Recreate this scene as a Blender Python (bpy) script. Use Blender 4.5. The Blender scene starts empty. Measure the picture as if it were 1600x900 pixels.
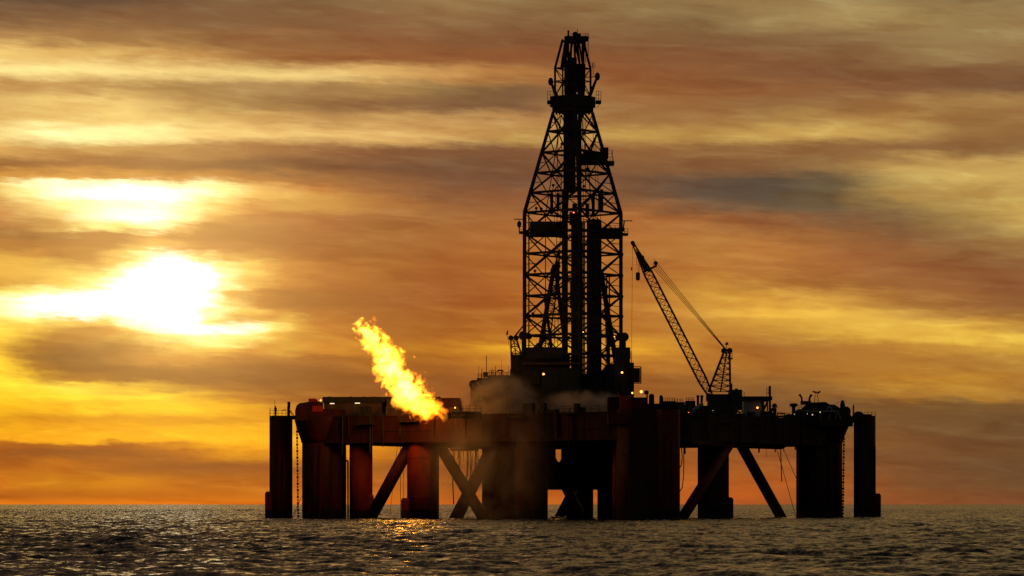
import bpy, math, random
import numpy as np
from mathutils import Vector, Matrix

random.seed(7)
S = bpy.context.scene
C = S.collection
R = math.radians

# ------------------------------------------------------------------ frame of reference
# camera stands 600 m from the rig, 2.75 m above the water; 4800 px per radian at 1600 px width
DC, HC, FP, HOR = 600.0, 2.75, 4800.0, 788.0


def W(px, py, Y=0.0):
    """survey: bearing/height read in the photograph + depth Y (m, away from camera) -> world point"""
    s = (DC + Y) / FP
    return Vector(((px - 800) * s, Y, HC + (HOR - py) * s))


def m_per_px(Y):
    return (DC + Y) / FP


# ------------------------------------------------------------------ materials
def lin(c):
    return tuple((v / 255 / 12.92 if v / 255 <= 0.04045 else ((v / 255 + 0.055) / 1.055) ** 2.4) for v in c)


def nd(nt, t, **kw):
    n = nt.nodes.new(t)
    for k, v in kw.items():
        setattr(n, k, v)
    return n


def paint(name, col, col2=None, rough=0.55, metal=0.0, scale=0.6, streak=0.25, boot=False):
    m = bpy.data.materials.new(name)
    m.use_nodes = True
    nt = m.node_tree
    b = nt.nodes['Principled BSDF']
    col2 = col2 or tuple(c * 0.45 for c in col)
    geo = nd(nt, 'ShaderNodeNewGeometry')
    mp = nd(nt, 'ShaderNodeMapping')
    mp.inputs['Scale'].default_value = (1, 1, streak)
    nt.links.new(geo.outputs['Position'], mp.inputs['Vector'])
    nz = nd(nt, 'ShaderNodeTexNoise')
    nz.inputs['Scale'].default_value = scale
    nz.inputs['Detail'].default_value = 6
    nz.inputs['Roughness'].default_value = 0.65
    nt.links.new(mp.outputs[0], nz.inputs['Vector'])
    rp = nd(nt, 'ShaderNodeValToRGB')
    rp.color_ramp.elements[0].position = 0.38
    rp.color_ramp.elements[1].position = 0.62
    rp.color_ramp.elements[0].color = (*col2, 1)
    rp.color_ramp.elements[1].color = (*col, 1)
    nt.links.new(nz.outputs['Fac'], rp.inputs['Fac'])
    out = rp.outputs['Color']
    if boot:  # black boot-topping paint and weed at the waterline
        sp = nd(nt, 'ShaderNodeSeparateXYZ')
        nt.links.new(geo.outputs['Position'], sp.inputs[0])
        ad = nd(nt, 'ShaderNodeMath', operation='MULTIPLY_ADD')
        nt.links.new(nz.outputs['Fac'], ad.inputs[0])
        ad.inputs[1].default_value = -0.9
        nt.links.new(sp.outputs['Z'], ad.inputs[2])
        mr = nd(nt, 'ShaderNodeMapRange')
        mr.inputs['From Min'].default_value = 1.0
        mr.inputs['From Max'].default_value = 1.5
        nt.links.new(ad.outputs[0], mr.inputs['Value'])
        mx = nd(nt, 'ShaderNodeMix', data_type='RGBA')
        nt.links.new(mr.outputs[0], mx.inputs['Factor'])
        mx.inputs[6].default_value = (0.02, 0.012, 0.01, 1)
        nt.links.new(out, mx.inputs[7])
        out = mx.outputs[2]
    nt.links.new(out, b.inputs['Base Color'])
    b.inputs['Roughness'].default_value = min(1, rough + .15)
    b.inputs['Specular IOR Level'].default_value = .22
    b.inputs['Metallic'].default_value = metal
    return m


def glow(name, col, strength):
    m = bpy.data.materials.new(name)
    m.use_nodes = True
    nt = m.node_tree
    b = nt.nodes['Principled BSDF']
    b.inputs['Base Color'].default_value = (0.8, 0.75, 0.6, 1)
    b.inputs['Emission Color'].default_value = (*col, 1)
    b.inputs['Emission Strength'].default_value = strength
    return m


M = dict(
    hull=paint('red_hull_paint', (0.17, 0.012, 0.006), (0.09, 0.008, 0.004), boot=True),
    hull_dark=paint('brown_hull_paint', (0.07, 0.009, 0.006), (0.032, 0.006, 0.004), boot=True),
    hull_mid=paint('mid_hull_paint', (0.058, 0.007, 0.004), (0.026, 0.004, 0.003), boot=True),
    deck=paint('deck_steel', (0.07, 0.05, 0.04), (0.03, 0.022, 0.018)),
    steel=paint('dark_steel', (0.036, 0.03, 0.026), (0.018, 0.015, 0.013), rough=0.6, scale=1.5),
    derrick=paint('derrick_steel', (0.036, 0.027, 0.021), (0.018, 0.014, 0.012), rough=0.6, scale=1.2),
    crane=paint('crane_paint', (0.10, 0.035, 0.015), (0.05, 0.02, 0.012), rough=0.5, scale=1.5),
    rope=paint('wire_rope', (0.03, 0.025, 0.02), rough=0.7),
    hose=paint('rubber_hose', (0.02, 0.018, 0.016), rough=0.7),
    pale=paint('weathered_pale_paint', (0.42, 0.38, 0.32), (0.25, 0.2, 0.16), scale=0.9),
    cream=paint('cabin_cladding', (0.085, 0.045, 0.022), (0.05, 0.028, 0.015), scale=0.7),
    red=paint('bright_red_paint', (0.45, 0.03, 0.02), (0.28, 0.02, 0.015)),
    green=paint('green_deck_paint', (0.022, 0.026, 0.02), (0.014, 0.016, 0.013)),
    white=paint('white_paint', (0.7, 0.68, 0.62), (0.5, 0.46, 0.4)),
    glass=paint('dark_window_glass', (0.02, 0.02, 0.022), rough=0.15),
    lamp_w=glow('lamp_warm', (1.0, 0.36, 0.07), 4),
    lamp_r=glow('lamp_red', (1.0, 0.12, 0.04), 5),
    lamp_c=glow('lamp_white', (1.0, 0.74, 0.42), 1.1),
    lamp_d=glow('lamp_dim', (1.0, 0.42, 0.12), 2.2),
)


# ------------------------------------------------------------------ mesh builder
class MB:
    def __init__(s):
        s.v, s.f, s.marks = [], [], []

    def add(s, vs, fs):
        k = len(s.v)
        s.marks.append((k, len(s.f)))
        s.v += [Vector(p) for p in vs]
        s.f += [tuple(i + k for i in f) for f in fs]
        return s

    def box(s, lo, hi):
        (a, b, c), (d, e, f) = lo, hi
        a, d = min(a, d), max(a, d); b, e = min(b, e), max(b, e); c, f = min(c, f), max(c, f)
        return s.add([(a, b, c), (d, b, c), (d, e, c), (a, e, c), (a, b, f), (d, b, f), (d, e, f), (a, e, f)],
                     [(0, 3, 2, 1), (4, 5, 6, 7), (0, 1, 5, 4), (1, 2, 6, 5), (2, 3, 7, 6), (3, 0, 4, 7)])

    def prism(s, poly, z0, z1, top=None):
        n = len(poly)
        top = top or poly
        return s.add([(p[0], p[1], z0) for p in poly] + [(p[0], p[1], z1) for p in top],
                     [tuple(range(n))[::-1], tuple(range(n, 2 * n))] +
                     [(i, (i + 1) % n, n + (i + 1) % n, n + i) for i in range(n)])

    def tube(s, p, q, r, r2=None, n=6, caps=True):
        p, q = Vector(p), Vector(q)
        r2 = r if r2 is None else r2
        d = (q - p)
        if d.length < 1e-6:
            return s
        d.normalize()
        a = d.orthogonal().normalized() if abs(d.z) > 0.99 else d.cross(Vector((0, 0, 1))).normalized()
        b = d.cross(a)
        vs = []
        for (c, rr) in ((p, r), (q, r2)):
            for i in range(n):
                t = 2 * math.pi * (i + 0.5) / n
                vs.append(c + (a * math.cos(t) + b * math.sin(t)) * rr)
        fs = [(i, (i + 1) % n, n + (i + 1) % n, n + i) for i in range(n)]
        if caps:
            fs += [tuple(range(n))[::-1], tuple(range(n, 2 * n))]
        return s.add(vs, fs)

    def path(s, pts, r, n=6):
        for a, b in zip(pts, pts[1:]):
            s.tube(a, b, r, n=n)
        return s

    def lathe(s, c, prof, n=24, axis='z'):
        """prof: list of (radius, offset) along axis through c"""
        c = Vector(c)
        vs = []
        for (r, h) in prof:
            for i in range(n):
                t = 2 * math.pi * i / n
                if axis == 'z':
                    vs.append(c + Vector((r * math.cos(t), r * math.sin(t), h)))
                elif axis == 'y':
                    vs.append(c + Vector((r * math.cos(t), h, r * math.sin(t))))
                else:
                    vs.append(c + Vector((h, r * math.cos(t), r * math.sin(t))))
        m = len(prof)
        fs = [(j * n + i, j * n + (i + 1) % n, (j + 1) * n + (i + 1) % n, (j + 1) * n + i) for j in range(m - 1) for i in range(n)]
        fs += [tuple(range(n))[::-1], tuple(range((m - 1) * n, m * n))]
        return s.add(vs, fs)

    def ball(s, c, r, sz=1.0, n=12):
        return s.lathe(c, [(max(1e-3, r * math.sin(math.pi * j / 8)), -r * sz * math.cos(math.pi * j / 8)) for j in range(9)], n)

    def rail(s, pts, h=1.1, post=1.5, r=0.035, mids=1):
        for a, b in zip(pts, pts[1:]):
            a, b = Vector(a), Vector(b)
            up = Vector((0, 0, h))
            for k in range(mids + 1):
                s.tube(a + up * (k + 1) / (mids + 1), b + up * (k + 1) / (mids + 1), r, n=4)
            n = max(1, round((b - a).length / post))
            for i in range(n + 1):
                p = a.lerp(b, i / n)
                s.tube(p, p + up, r, n=4)
        return s

    def pieces(s):
        """the builder split into groups of solids that stand apart from each other"""
        m = s.marks + [(len(s.v), len(s.f))]
        n = len(s.marks)
        if n < 2 or n > 700:
            return [s]
        P = np.array([tuple(p) for p in s.v])
        lo = np.array([P[m[i][0]:m[i + 1][0]].min(0) for i in range(n)]); hi = np.array([P[m[i][0]:m[i + 1][0]].max(0) for i in range(n)])
        size = (hi - lo).max(1)
        grp = list(range(n))
        def root(i):
            while grp[i] != i: i = grp[i]
            return i
        for i in range(n - 1):
            gap = np.maximum(0, np.maximum(lo[i] - hi[i + 1:], lo[i + 1:] - hi[i]))
            near = np.sqrt((gap ** 2).sum(1)) <= np.maximum(.02, .49 * np.maximum(size[i], size[i + 1:]))
            for j in np.nonzero(near)[0]:
                a, b = root(i), root(int(j) + i + 1)
                if a != b: grp[b] = a
        out = {}
        for i in range(n):
            q = out.setdefault(root(i), MB())
            a, b = m[i], m[i + 1]
            q.add(s.v[a[0]:b[0]], [tuple(x - a[0] for x in f) for f in s.f[a[1]:b[1]]])
        return list(out.values())

    def build(s, name, mat, parent=None, smooth=False):
        if parent is not None and len(s.marks) > 1:
            ps = s.pieces()
            if len(ps) > 1:
                return [p.build(name, mat, parent, smooth) for p in ps][0]
        org = Vector((0, 0, 0))
        if parent is not None:
            p = parent
            while p is not None:
                org += p.location
                p = p.parent
        me = bpy.data.meshes.new(name)
        me.from_pydata([tuple(p - org) for p in s.v], [], s.f)
        if smooth:
            for f in me.polygons:
                f.use_smooth = len(f.vertices) == 4
        me.materials.append(mat)
        me.update()
        o = bpy.data.objects.new(name, me)
        C.objects.link(o)
        o.parent = parent
        return o


def rebase(o, loc):
    """move a parentless mesh object's origin to loc without moving its surface"""
    loc = Vector(loc)
    o.data.transform(Matrix.Translation(-loc))
    o.location = loc
    return o


def tag(o, label=None, cat=None, group=None, kind=None):
    for k, v in (('label', label), ('category', cat), ('group', group), ('kind', kind)):
        if v:
            o[k] = v
    return o


def thing(name, loc, label, cat, group=None):
    o = bpy.data.objects.new(name, None)
    o.empty_display_size = 0.5
    C.objects.link(o)
    o.location = loc
    return tag(o, label, cat, group)


def copy_tree(o, parent=None):
    c = o.copy()
    C.objects.link(c)
    c.parent = parent
    for ch in list(o.children):
        copy_tree(ch, c)
    return c


# ------------------------------------------------------------------ plan of the rig (72 m square seen cornerwise)
Lc, Fc = Vector((-36.4, -8.0, 0)), Vector((24.3, -45.0, 0))
Rc = Vector((61.7, 17.0, 0))
Bc = Lc + Rc - Fc
E1 = (Fc - Lc).normalized()      # along the edge facing left-front
E2 = (Rc - Fc).normalized()      # along the edge facing right-front
CEN = (Lc + Rc) / 2


def onLF(px):     # point of the left-front edge seen at bearing px
    lo, hi = 0.0, 1.0
    for _ in range(40):
        t = (lo + hi) / 2
        p = Lc.lerp(Fc, t)
        if 800 + p.x * FP / (DC + p.y) < px: lo = t
        else: hi = t
    return Lc.lerp(Fc, t)


def onFR(px):
    lo, hi = 0.0, 1.0
    for _ in range(40):
        t = (lo + hi) / 2
        p = Fc.lerp(Rc, t)
        if 800 + p.x * FP / (DC + p.y) < px: lo = t
        else: hi = t
    return Fc.lerp(Rc, t)


ZB, ZD = 14.0, 19.5   # underside and top of the deck hull

rig = thing('drilling_rig', (CEN.x, CEN.y, 0), 'red columned semi-submersible drilling platform standing in the open sea', 'drilling rig')


def column(px, Y, wpx, ytop=655, mat='hull', block=None, rings=True):
    """upright buoyancy column; block = (px0, px1, ytop) fender block on its foot"""
    s = m_per_px(Y)
    c = W(px, 0, Y); r = wpx * s / 2
    zt = HC + (HOR - ytop) * s
    b = MB()
    b.lathe((c.x, c.y, 0), [(r, -4), (r, zt)], n=40)
    o = b.build('column', M[mat], rig, smooth=True)
    if rings:
        g = MB()
        for z in (4.2, 8.0, 11.5):
            if z < zt - 1:
                g.lathe((c.x, c.y, z), [(r, -0.06), (r + 0.05, -0.05), (r + 0.05, 0.05), (r, 0.06)], n=40)
        g.build('stiffener_ring', M[mat], o)
    if block:
        x0, x1 = W(block[0], 0, Y).x, W(block[1], 0, Y).x
        zb = HC + (HOR - block[2]) * s
        k = MB()
        k.prism([(x0, Y - 1.6), (x1, Y - 1.6), (x1, Y + 1.6), (x0, Y + 1.6)], -3, zb - 0.4)
        k.prism([(x0, Y - 1.6), (x1, Y - 1.6), (x1, Y + 1.6), (x0, Y + 1.6)], zb - 0.4, zb,
                [(x0 + .25, Y - 1.4), (x1 - .25, Y - 1.4), (x1 - .25, Y + 1.4), (x0 + .25, Y + 1.4)])
        k.build('fender_block', M[mat], o)
    return o


cols = {}
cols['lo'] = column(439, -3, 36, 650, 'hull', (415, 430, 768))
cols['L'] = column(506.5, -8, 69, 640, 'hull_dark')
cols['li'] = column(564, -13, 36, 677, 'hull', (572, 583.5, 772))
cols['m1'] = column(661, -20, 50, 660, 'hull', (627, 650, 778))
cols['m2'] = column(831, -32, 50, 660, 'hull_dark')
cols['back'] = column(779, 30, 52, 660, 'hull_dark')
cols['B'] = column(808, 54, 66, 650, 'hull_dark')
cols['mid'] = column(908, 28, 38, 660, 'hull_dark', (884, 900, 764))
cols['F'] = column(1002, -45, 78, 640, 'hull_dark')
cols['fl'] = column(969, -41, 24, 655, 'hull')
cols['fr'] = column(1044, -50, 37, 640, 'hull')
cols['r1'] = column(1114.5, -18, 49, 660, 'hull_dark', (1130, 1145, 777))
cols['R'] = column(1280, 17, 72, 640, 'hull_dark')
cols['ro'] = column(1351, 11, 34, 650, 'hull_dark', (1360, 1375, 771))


def brace(a, b, wpx, mat='hull_dark'):
    p, q = W(*a), W(*b)
    MB().tube(p, q, wpx * m_per_px(a[2]) / 2, n=16).build('brace', M[mat], rig, smooth=True)


brace((572, 822, -13), (644, 690, -20), 19)
brace((686, 695, -20), (757, 812, -12), 18)
brace((706, 822, 8), (772, 694, 22), 20)
brace((868, 820, 10), (903, 752, 20), 15)
brace((1058, 822, -44), (1146, 684, -20), 17, 'hull')
brace((1154, 688, -16), (1228, 822, 12), 17)
brace((846, 690, -2), (905, 800, 14), 16)

# deck hull
ex = 3.5


def plan(p, a, b):
    return (p.x + E1.x * a + E2.x * b, p.y + E1.y * a + E2.y * b)


sq = [plan(Lc, -ex, -ex), plan(Fc, ex, -ex), plan(Rc, ex, ex), plan(Bc, -ex, ex)]
hull = MB()
ch = 6.5
octo = [plan(Lc, -ex + ch, -ex), plan(Fc, ex - ch, -ex), plan(Fc, ex, -ex + ch), plan(Rc, ex, ex - ch),
        plan(Rc, ex - ch, ex), plan(Bc, -ex + ch, ex), plan(Bc, -ex, ex - ch), plan(Lc, -ex, -ex + ch)]
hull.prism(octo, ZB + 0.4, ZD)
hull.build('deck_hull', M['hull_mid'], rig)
# bulwark strip and web stiffeners on the visible hull faces
bw = MB()
for (a, b) in ((octo[0], octo[1]), (octo[2], octo[3]), (octo[7], octo[0])):
    A, B_ = Vector((*a, 0)), Vector((*b, 0))
    d = (B_ - A).normalized(); nrm = Vector((d.y, -d.x, 0))
    n = int((B_ - A).length / 5.5)
    for i in range(n + 1):
        p = A.lerp(B_, (i + .5) / (n + 1)) + nrm * 0.03
        bw.tube((p.x, p.y, ZB + .7), (p.x, p.y, ZD - .3), 0.06, n=4)
    for z in (ZD - 0.12, ZB + 2.6, ZB + .45):
        bw.tube(A + nrm * .1 + Vector((0, 0, z)), B_ + nrm * .1 + Vector((0, 0, z)), 0.08, n=4)
bw.build('hull_stiffener', M['hull_dark'], rig)
rc = random.Random(21)
for (a, b) in ((octo[0], octo[1]), (octo[2], octo[3])):
    A, B_ = Vector((*a, 0)), Vector((*b, 0)); d = (B_ - A).normalized(); nrm = Vector((d.y, -d.x, 0))
    for i in range(13):
        p = A.lerp(B_, rc.uniform(.06, .94)) + nrm * rc.uniform(.2, .4)
        MB().tube((p.x, p.y, ZD + rc.uniform(-.3, .8)), (p.x, p.y, ZB + rc.uniform(-2.2, 1.5)), rc.uniform(.08, .2), n=8).build('overboard_pipe', M['steel'], rig)
    for i in range(5):
        p = A.lerp(B_, .12 + .17 * i + rc.uniform(-.04, .04)); q = p + d * rc.uniform(2.5, 5)
        z = ZD - rc.uniform(.2, 2.2)
        k = MB(); o1 = nrm * 1.3
        k.add([p + Vector((0, 0, z)), q + Vector((0, 0, z)), q + o1 + Vector((0, 0, z)), p + o1 + Vector((0, 0, z)),
               p + Vector((0, 0, z + .15)), q + Vector((0, 0, z + .15)), q + o1 + Vector((0, 0, z + .15)), p + o1 + Vector((0, 0, z + .15))],
              [(0, 3, 2, 1), (4, 5, 6, 7), (0, 1, 5, 4), (1, 2, 6, 5), (2, 3, 7, 6), (3, 0, 4, 7)])
        k.rail([p + o1 + Vector((0, 0, z)), q + o1 + Vector((0, 0, z))], 1.1, 1.0, .05)
        k.build('side_platform', M['steel'], rig)
    for i in range(9):
        p = A.lerp(B_, rc.uniform(.05, .95)) - nrm * rc.uniform(.4, 1.6)
        k = MB(); w_, h_ = rc.uniform(.6, 2.2), rc.uniform(.6, 1.9)
        q = p + d * w_
        k.prism([p.xy, q.xy, (q - nrm * 1.2).xy, (p - nrm * 1.2).xy], ZD + .002, ZD + h_)
        k.build('deck_locker', M['steel'], rig)
for nm, ang in (('L', -1.2), ('L', -2.2), ('F', -1.9), ('R', -1.3), ('R', -2.5), ('m1', -1.0), ('m2', -2.0), ('r1', -2.4), ('lo', -1.9), ('ro', -1.1), ('fr', -1.9)):
    col_ = cols[nm]; vs_ = [v.co for v in col_.data.vertices]
    cx_ = sum(v.x for v in vs_) / len(vs_); cy_ = sum(v.y for v in vs_) / len(vs_); r_ = (vs_[0].xy - Vector((cx_, cy_))).length
    c_ = Vector((cx_, cy_, 0)) + rig.location
    u_ = Vector((math.cos(ang), math.sin(ang), 0)); t_ = Vector((-u_.y, u_.x, 0))
    k = MB()
    for sgn in (-1, 1):
        k.tube(c_ + u_ * (r_ + .22) + t_ * .22 * sgn + Vector((0, 0, 1.0)), c_ + u_ * (r_ + .22) + t_ * .22 * sgn + Vector((0, 0, 15.5)), .06, n=4)
    for z in np.arange(1.3, 15.4, .42):
        k.tube(c_ + u_ * (r_ + .22) - t_ * .22 + Vector((0, 0, z)), c_ + u_ * (r_ + .22) + t_ * .22 + Vector((0, 0, z)), .035, n=4)
    k.build('ladder', M['steel'], col_)
    a2 = ang + .5; u2 = Vector((math.cos(a2), math.sin(a2), 0))
    MB().tube(c_ + u2 * (r_ + .15) + Vector((0, 0, -1)), c_ + u2 * (r_ + .15) + Vector((0, 0, 14.2)), .16, n=8).build('riser_pipe', M['hull_dark'], col_)
# lower girders under the hull
gd = MB()
for (a, b, w, z0) in ((W(1062, 0, -38), W(1188, 0, -2), 2.5, ZB - 0.4), (W(686, 0, -22), W(850, 0, -30), 2.5, ZB - 0.6),
                      (W(850, 0, -8), W(960, 0, -4), 6, ZB - 0.4)):
    d = (b - a); d.z = 0; d.normalize(); nn = Vector((d.y, -d.x, 0)) * w
    gd.prism([(a - nn).xy, (b - nn).xy, (b + nn).xy, (a + nn).xy][::-1], z0, ZB + 0.395)
gd.build('deck_girder', M['hull_dark'], rig)
bul = MB()   # slanted pump-room bulge under the right edge
a, b = W(1166, 0, -6), W(1222, 0, 7)
bul.prism([(a.x, a.y - 2), (b.x, b.y - 2), (b.x, b.y + 4), (a.x, a.y + 4)], ZB - 0.35, ZB + 0.39,
          [(a.x - 1.2, a.y - 2.4), (b.x + 1.2, b.y - 2.4), (b.x + 1.2, b.y + 4.4), (a.x - 1.2, a.y + 4.4)])
bul.build('pump_room_bulge', M['hull_dark'], rig)
# column heads flaring into the deck corners
for (cx, Y, r0, r1, r2) in ((506.5, -8, 35.5, 44, 46), (1280, 17, 36.5, 46, 50)):
    s = m_per_px(Y); c = W(cx, 0, Y)
    h = MB()
    zz = lambda y: HC + (HOR - y) * s
    h.lathe((c.x, c.y, 0), [(r0 * s, zz(692)), (r0 * s * 1.06, zz(684)), (r1 * s * .97, zz(670)), (r2 * s, zz(658)), (r2 * s, zz(650))], n=40)
    h.build('column_head', M['hull_dark'], rig, smooth=True)
# buttress boxes at the front corner
fb = MB()
p = W(985, 0, -49.8)
fb.box(W(983, 812, -50.4), W(1024, 656, -49))
fb.build('corner_bulkhead', M['hull_dark'], rig)
fh = MB()
fh.box(W(950, 662, -49), W(1064, 648, -42))
fh.build('corner_deck', M['hull'], rig)

# gangways from the outer columns
gw = MB()
gw.box(W(424, 655, -5), W(470, 650, -2)); gw.build('gangway', M['steel'], rig)
gw = MB()
gw.box(W(1322, 660, 9), W(1340, 651, 12)); gw.build('gangway', M['steel'], rig)

# moonpool frame hanging under the deck
mp_ = MB()
Y0 = 2
mp_.box(W(852, 765, Y0), W(932, 757, Y0 + 10))
for x in (853, 880, 898, 914, 927):
    mp_.box(W(x, 764, Y0 + .5), W(x + 8, 690, Y0 + 2.5))
mp_.box(W(852, 757.5, Y0 + 3), W(868, 690, Y0 + 6))
mp_.box(W(877, 758, Y0 + 3), W(931, 690, Y0 + 6))
mp_.box(W(852, 757.4, Y0 + 2.6), W(890, 722, Y0 + 5.5))
for (x0, y0, x1, y1) in ((858, 760, 884, 712), (884, 760, 900, 722), (902, 758, 930, 700), (906, 700, 930, 752)):
    mp_.tube(W(x0, y0, Y0 + 1), W(x1, y1, Y0 + 1), 0.5)
mp_.build('moonpool_frame', M['steel'], rig)
sl = MB()
sl.box(W(934, 812, 6), W(962, 690, 9)); sl.build('riser_guard', M['hull_dark'], rig)

# truss walkway under the deck, left bay
tw = MB()
for (x0, x1) in ((541, 547), (582, 628)):
    for yy, Y in ((689, -6), (695, -6), (689, -4), (695, -4)):
        tw.tube(W(x0, yy + (0 if x0 > 560 else 0), Y), W(x1, yy - (2 if x1 > 600 else 0), Y), 0.10, n=4)
for i in range(9):
    x = 583 + i * 5.4
    tw.tube(W(x, 695, -6), W(x + 2.7, 688, -6), 0.06, n=4); tw.tube(W(x + 2.7, 688, -6), W(x + 5.4, 695, -6), 0.06, n=4)
tw.tube(W(541, 695, -6), W(547, 684, -6), .1); tw.tube(W(541, 684, -6), W(547, 695, -6), .1)
tw.build('underdeck_walkway', M['steel'], rig)

# deck-edge railing all along the two front edges (gaps where houses stand)
rl = MB()
def edge(p, q, z=ZD):
    return [Vector((p[0], p[1], z)), Vector((q[0], q[1], z))]
for a, b in ((600, 690), (700, 745), (860, 950)):
    pa, pb = onLF(a), onLF(b)
    rl.rail([Vector((pa.x - E2.x * 3.3, pa.y - E2.y * 3.3, ZD)), Vector((pb.x - E2.x * 3.3, pb.y - E2.y * 3.3, ZD))], 1.1)
for a, b in ((1070, 1105), (1158, 1225), (1225, 1262)):
    pa, pb = onFR(a), onFR(b)
    rl.rail([Vector((pa.x + E1.x * 3.3, pa.y + E1.y * 3.3, ZD)), Vector((pb.x + E1.x * 3.3, pb.y + E1.y * 3.3, ZD))], 1.1)
rl.build('deck_railing', M['steel'], rig)

# vertical stand-pipe beside the second column
sp_ = MB()
sp_.path([W(541, 720, -10), W(543.6, 720, -10), W(543.8, 812, -10)], 0.16)
sp_.build('standpipe', M['steel'], rig)
dk = MB()
for i in range(70):      # deck pipes and manifolds seen edge-on along the right-hand deck
    t = random.random()
    p = Fc.lerp(Rc, 0.12 + 0.75 * t) - E1 * random.uniform(0, 9)
    q = p + E2 * random.uniform(1, 6) if random.random() < .6 else p + E1 * random.uniform(-2, 2)
    z = ZD + random.choice((.3, .5, .8, 1.2, 1.5))
    dk.tube((p.x, p.y, z), (q.x, q.y, z), random.uniform(.07, .2), n=6)
    dk.tube((p.x, p.y, ZD), (p.x, p.y, z), .08, n=4); dk.tube((q.x, q.y, ZD), (q.x, q.y, z), .08, n=4)
dk.build('deck_piping', M['steel'], rig)

# ------------------------------------------------------------------ tops of the outer columns
r1 = MB()
for Yr in (-5, -1):
    r1.rail([W(421.5, 650, Yr), W(447, 650, Yr), W(456, 650, Yr)], 1.05, 0.9, .04)
r1.rail([W(421.5, 650, -5), W(421.5, 650, -1)], 1.05, .9, .04)
r1.tube(W(422, 650, -3), W(422, 637, -3), .05, n=4)
r1.build('column_railing', M['steel'], rig)
r2 = MB()
for Yr in (9, 13):
    r2.rail([W(1350, 651, Yr), W(1368, 651, Yr)], 0.9, .9, .04)
r2.rail([W(1368, 651, 9), W(1368, 651, 13)], .9, .9, .04)
r2.build('column_railing', M['steel'], rig)

# ------------------------------------------------------------------ derrick
dx, dY = 895.0, CEN.y
dc = W(dx, 0, dY)
sd = m_per_px(dY)
ZP = lambda y: HC + (HOR - y) * sd
DIRS = [Vector((0.12, -0.993, 0)), Vector((0.993, 0.12, 0)), Vector((-0.12, 0.993, 0)), Vector((-0.993, -0.12, 0))]   # near, right, far, left


def dr(y):
    if y >= 333: return 76 * sd
    return (76 + (31.5 - 76) * (333 - y) / (333 - 178)) * sd


def DP(k, y, f=1.0):
    d = DIRS[k % 4] * dr(y) * f
    return Vector((dc.x + d.x, dc.y + d.y, ZP(y)))


derrick = thing('drilling_derrick', (dc.x, dc.y, ZP(600)), 'tall dark lattice drilling derrick tapering to a crown platform at mid rig', 'derrick')
for k in range(4):
    b = MB()
    b.tube(DP(k, 600), DP(k, 333), .40, n=8)
    b.tube(DP(k, 333), DP(k, 176), .40, .34, n=8)
    b.build('leg', M['derrick'], derrick)
lev = [588, 556, 525, 494, 463, 430, 397, 365, 333, 302, 271, 239, 206, 178]
for i, y in enumerate(lev[:-1]):
    y2 = lev[i + 1]
    b = MB()
    for k in range(4):
        far = k in (1, 2)      # faces k -> k+1 : near-right, right-far, far-left, left-near
        rg, rd = (.19, .15) if far else (.25, .21)
        a0, a1, b0, b1 = DP(k, y), DP(k + 1, y), DP(k, y2), DP(k + 1, y2)
        b.tube(a0, a1, rg, n=5)
        m0, m1 = (a0 + a1) / 2, (b0 + b1) / 2
        if (i + k // 2) % 2 == 0:
            b.tube(a0, m1, rd, n=5); b.tube(a1, m1, rd, n=5)
            b.ball(m1, .42, 1, 8)
        else:
            b.tube(b0, m0, rd, n=5); b.tube(b1, m0, rd, n=5)
            b.ball(m0, .42, 1, 8)
        if far:
            if (i + k // 2) % 2 == 0:
                b.tube(b0, m0, .11, n=4); b.tube(b1, m0, .11, n=4)
            else:
                b.tube(a0, m1, .11, n=4); b.tube(a1, m1, .11, n=4)
        else:
            mm0, mm1 = (a0 + b0) / 2, (a1 + b1) / 2
            mc = (m0 + m1) / 2
            b.tube(mm0, mc.lerp(mm0, .5), .09, n=4); b.tube(mm1, mc.lerp(mm1, .5), .09, n=4)
        if far:
            b.tube(a0.lerp(a1, .5), b0.lerp(b1, .5), .09, n=4)
        if not far and y > 333:
            b.ball(a1, .5, 1.2, 8)
    # horizontal inner ties
    if y < 560:
        for k in range(4):
            b.tube((DP(k, y) + DP(k + 1, y)) / 2, (DP(k + 1, y) + DP(k + 2, y)) / 2, .12, n=4)
    b.build('lattice_bay', M['derrick'], derrick)
# second left leg line (stand-pipe with ladder) just inside the left leg
b = MB()
b.tube(DP(3, 560, .93) + Vector((.2, 2, 0)), DP(3, 333, .93) + Vector((.2, 2, 0)), .14, n=6)
b.build('standpipe', M['derrick'], derrick)


def dbox(x0, y0, x1, y1, Ya, Yb):
    return W(x0, y0, dY + Ya), W(x1, y1, dY + Yb)


def part(name, boxes, mat='derrick', parent=None):
    b = MB()
    for q in boxes:
        b.box(*dbox(*q))
    return b.build(name, M[mat], parent or derrick)


part('guide_rail', [(878, 600, 887, 300, -1, 1), (880.5, 300, 899, 160, -1.2, 1)])
part('guide_rail', [(903, 600, 908.5, 150, 1.5, 2.5)])
td = MB()
td.box(*dbox(892.5, 600, 907.5, 350, -3, -.8))
td.box(*dbox(891, 480, 911, 440, -3.4, -.6)); td.box(*dbox(890, 350, 906, 333, -3.2, -.6))
td.tube(W(898, 333, dY - 2), W(898, 318, dY - 2), .5)
for x in (909.5, 911.5, 913.5):
    td.tube(W(x, 600, dY - 2), W(x, 345, dY - 2), .12, n=5)
td.build('travelling_block', M['derrick'], derrick)
pr = MB()
for i in range(9):
    for j in range(4):
        x = 918.5 + i * 2.45 + random.uniform(-.4, .4)
        pr.tube(W(x, 612, dY - 3 + j * .8), W(x, 341 + abs(i - 4) ** 2 * .25 + random.uniform(0, 2.5), dY - 3 + j * .8), .2, n=6)
pr.box(*dbox(917, 612, 939.5, 346, -2.6, -.8))
pr.build('drill_pipe_stand', M['steel'], derrick)
part('finger_board', [(828, 366, 880, 351, -4, 3), (838, 352, 840, 349, 1, 2)])
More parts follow.
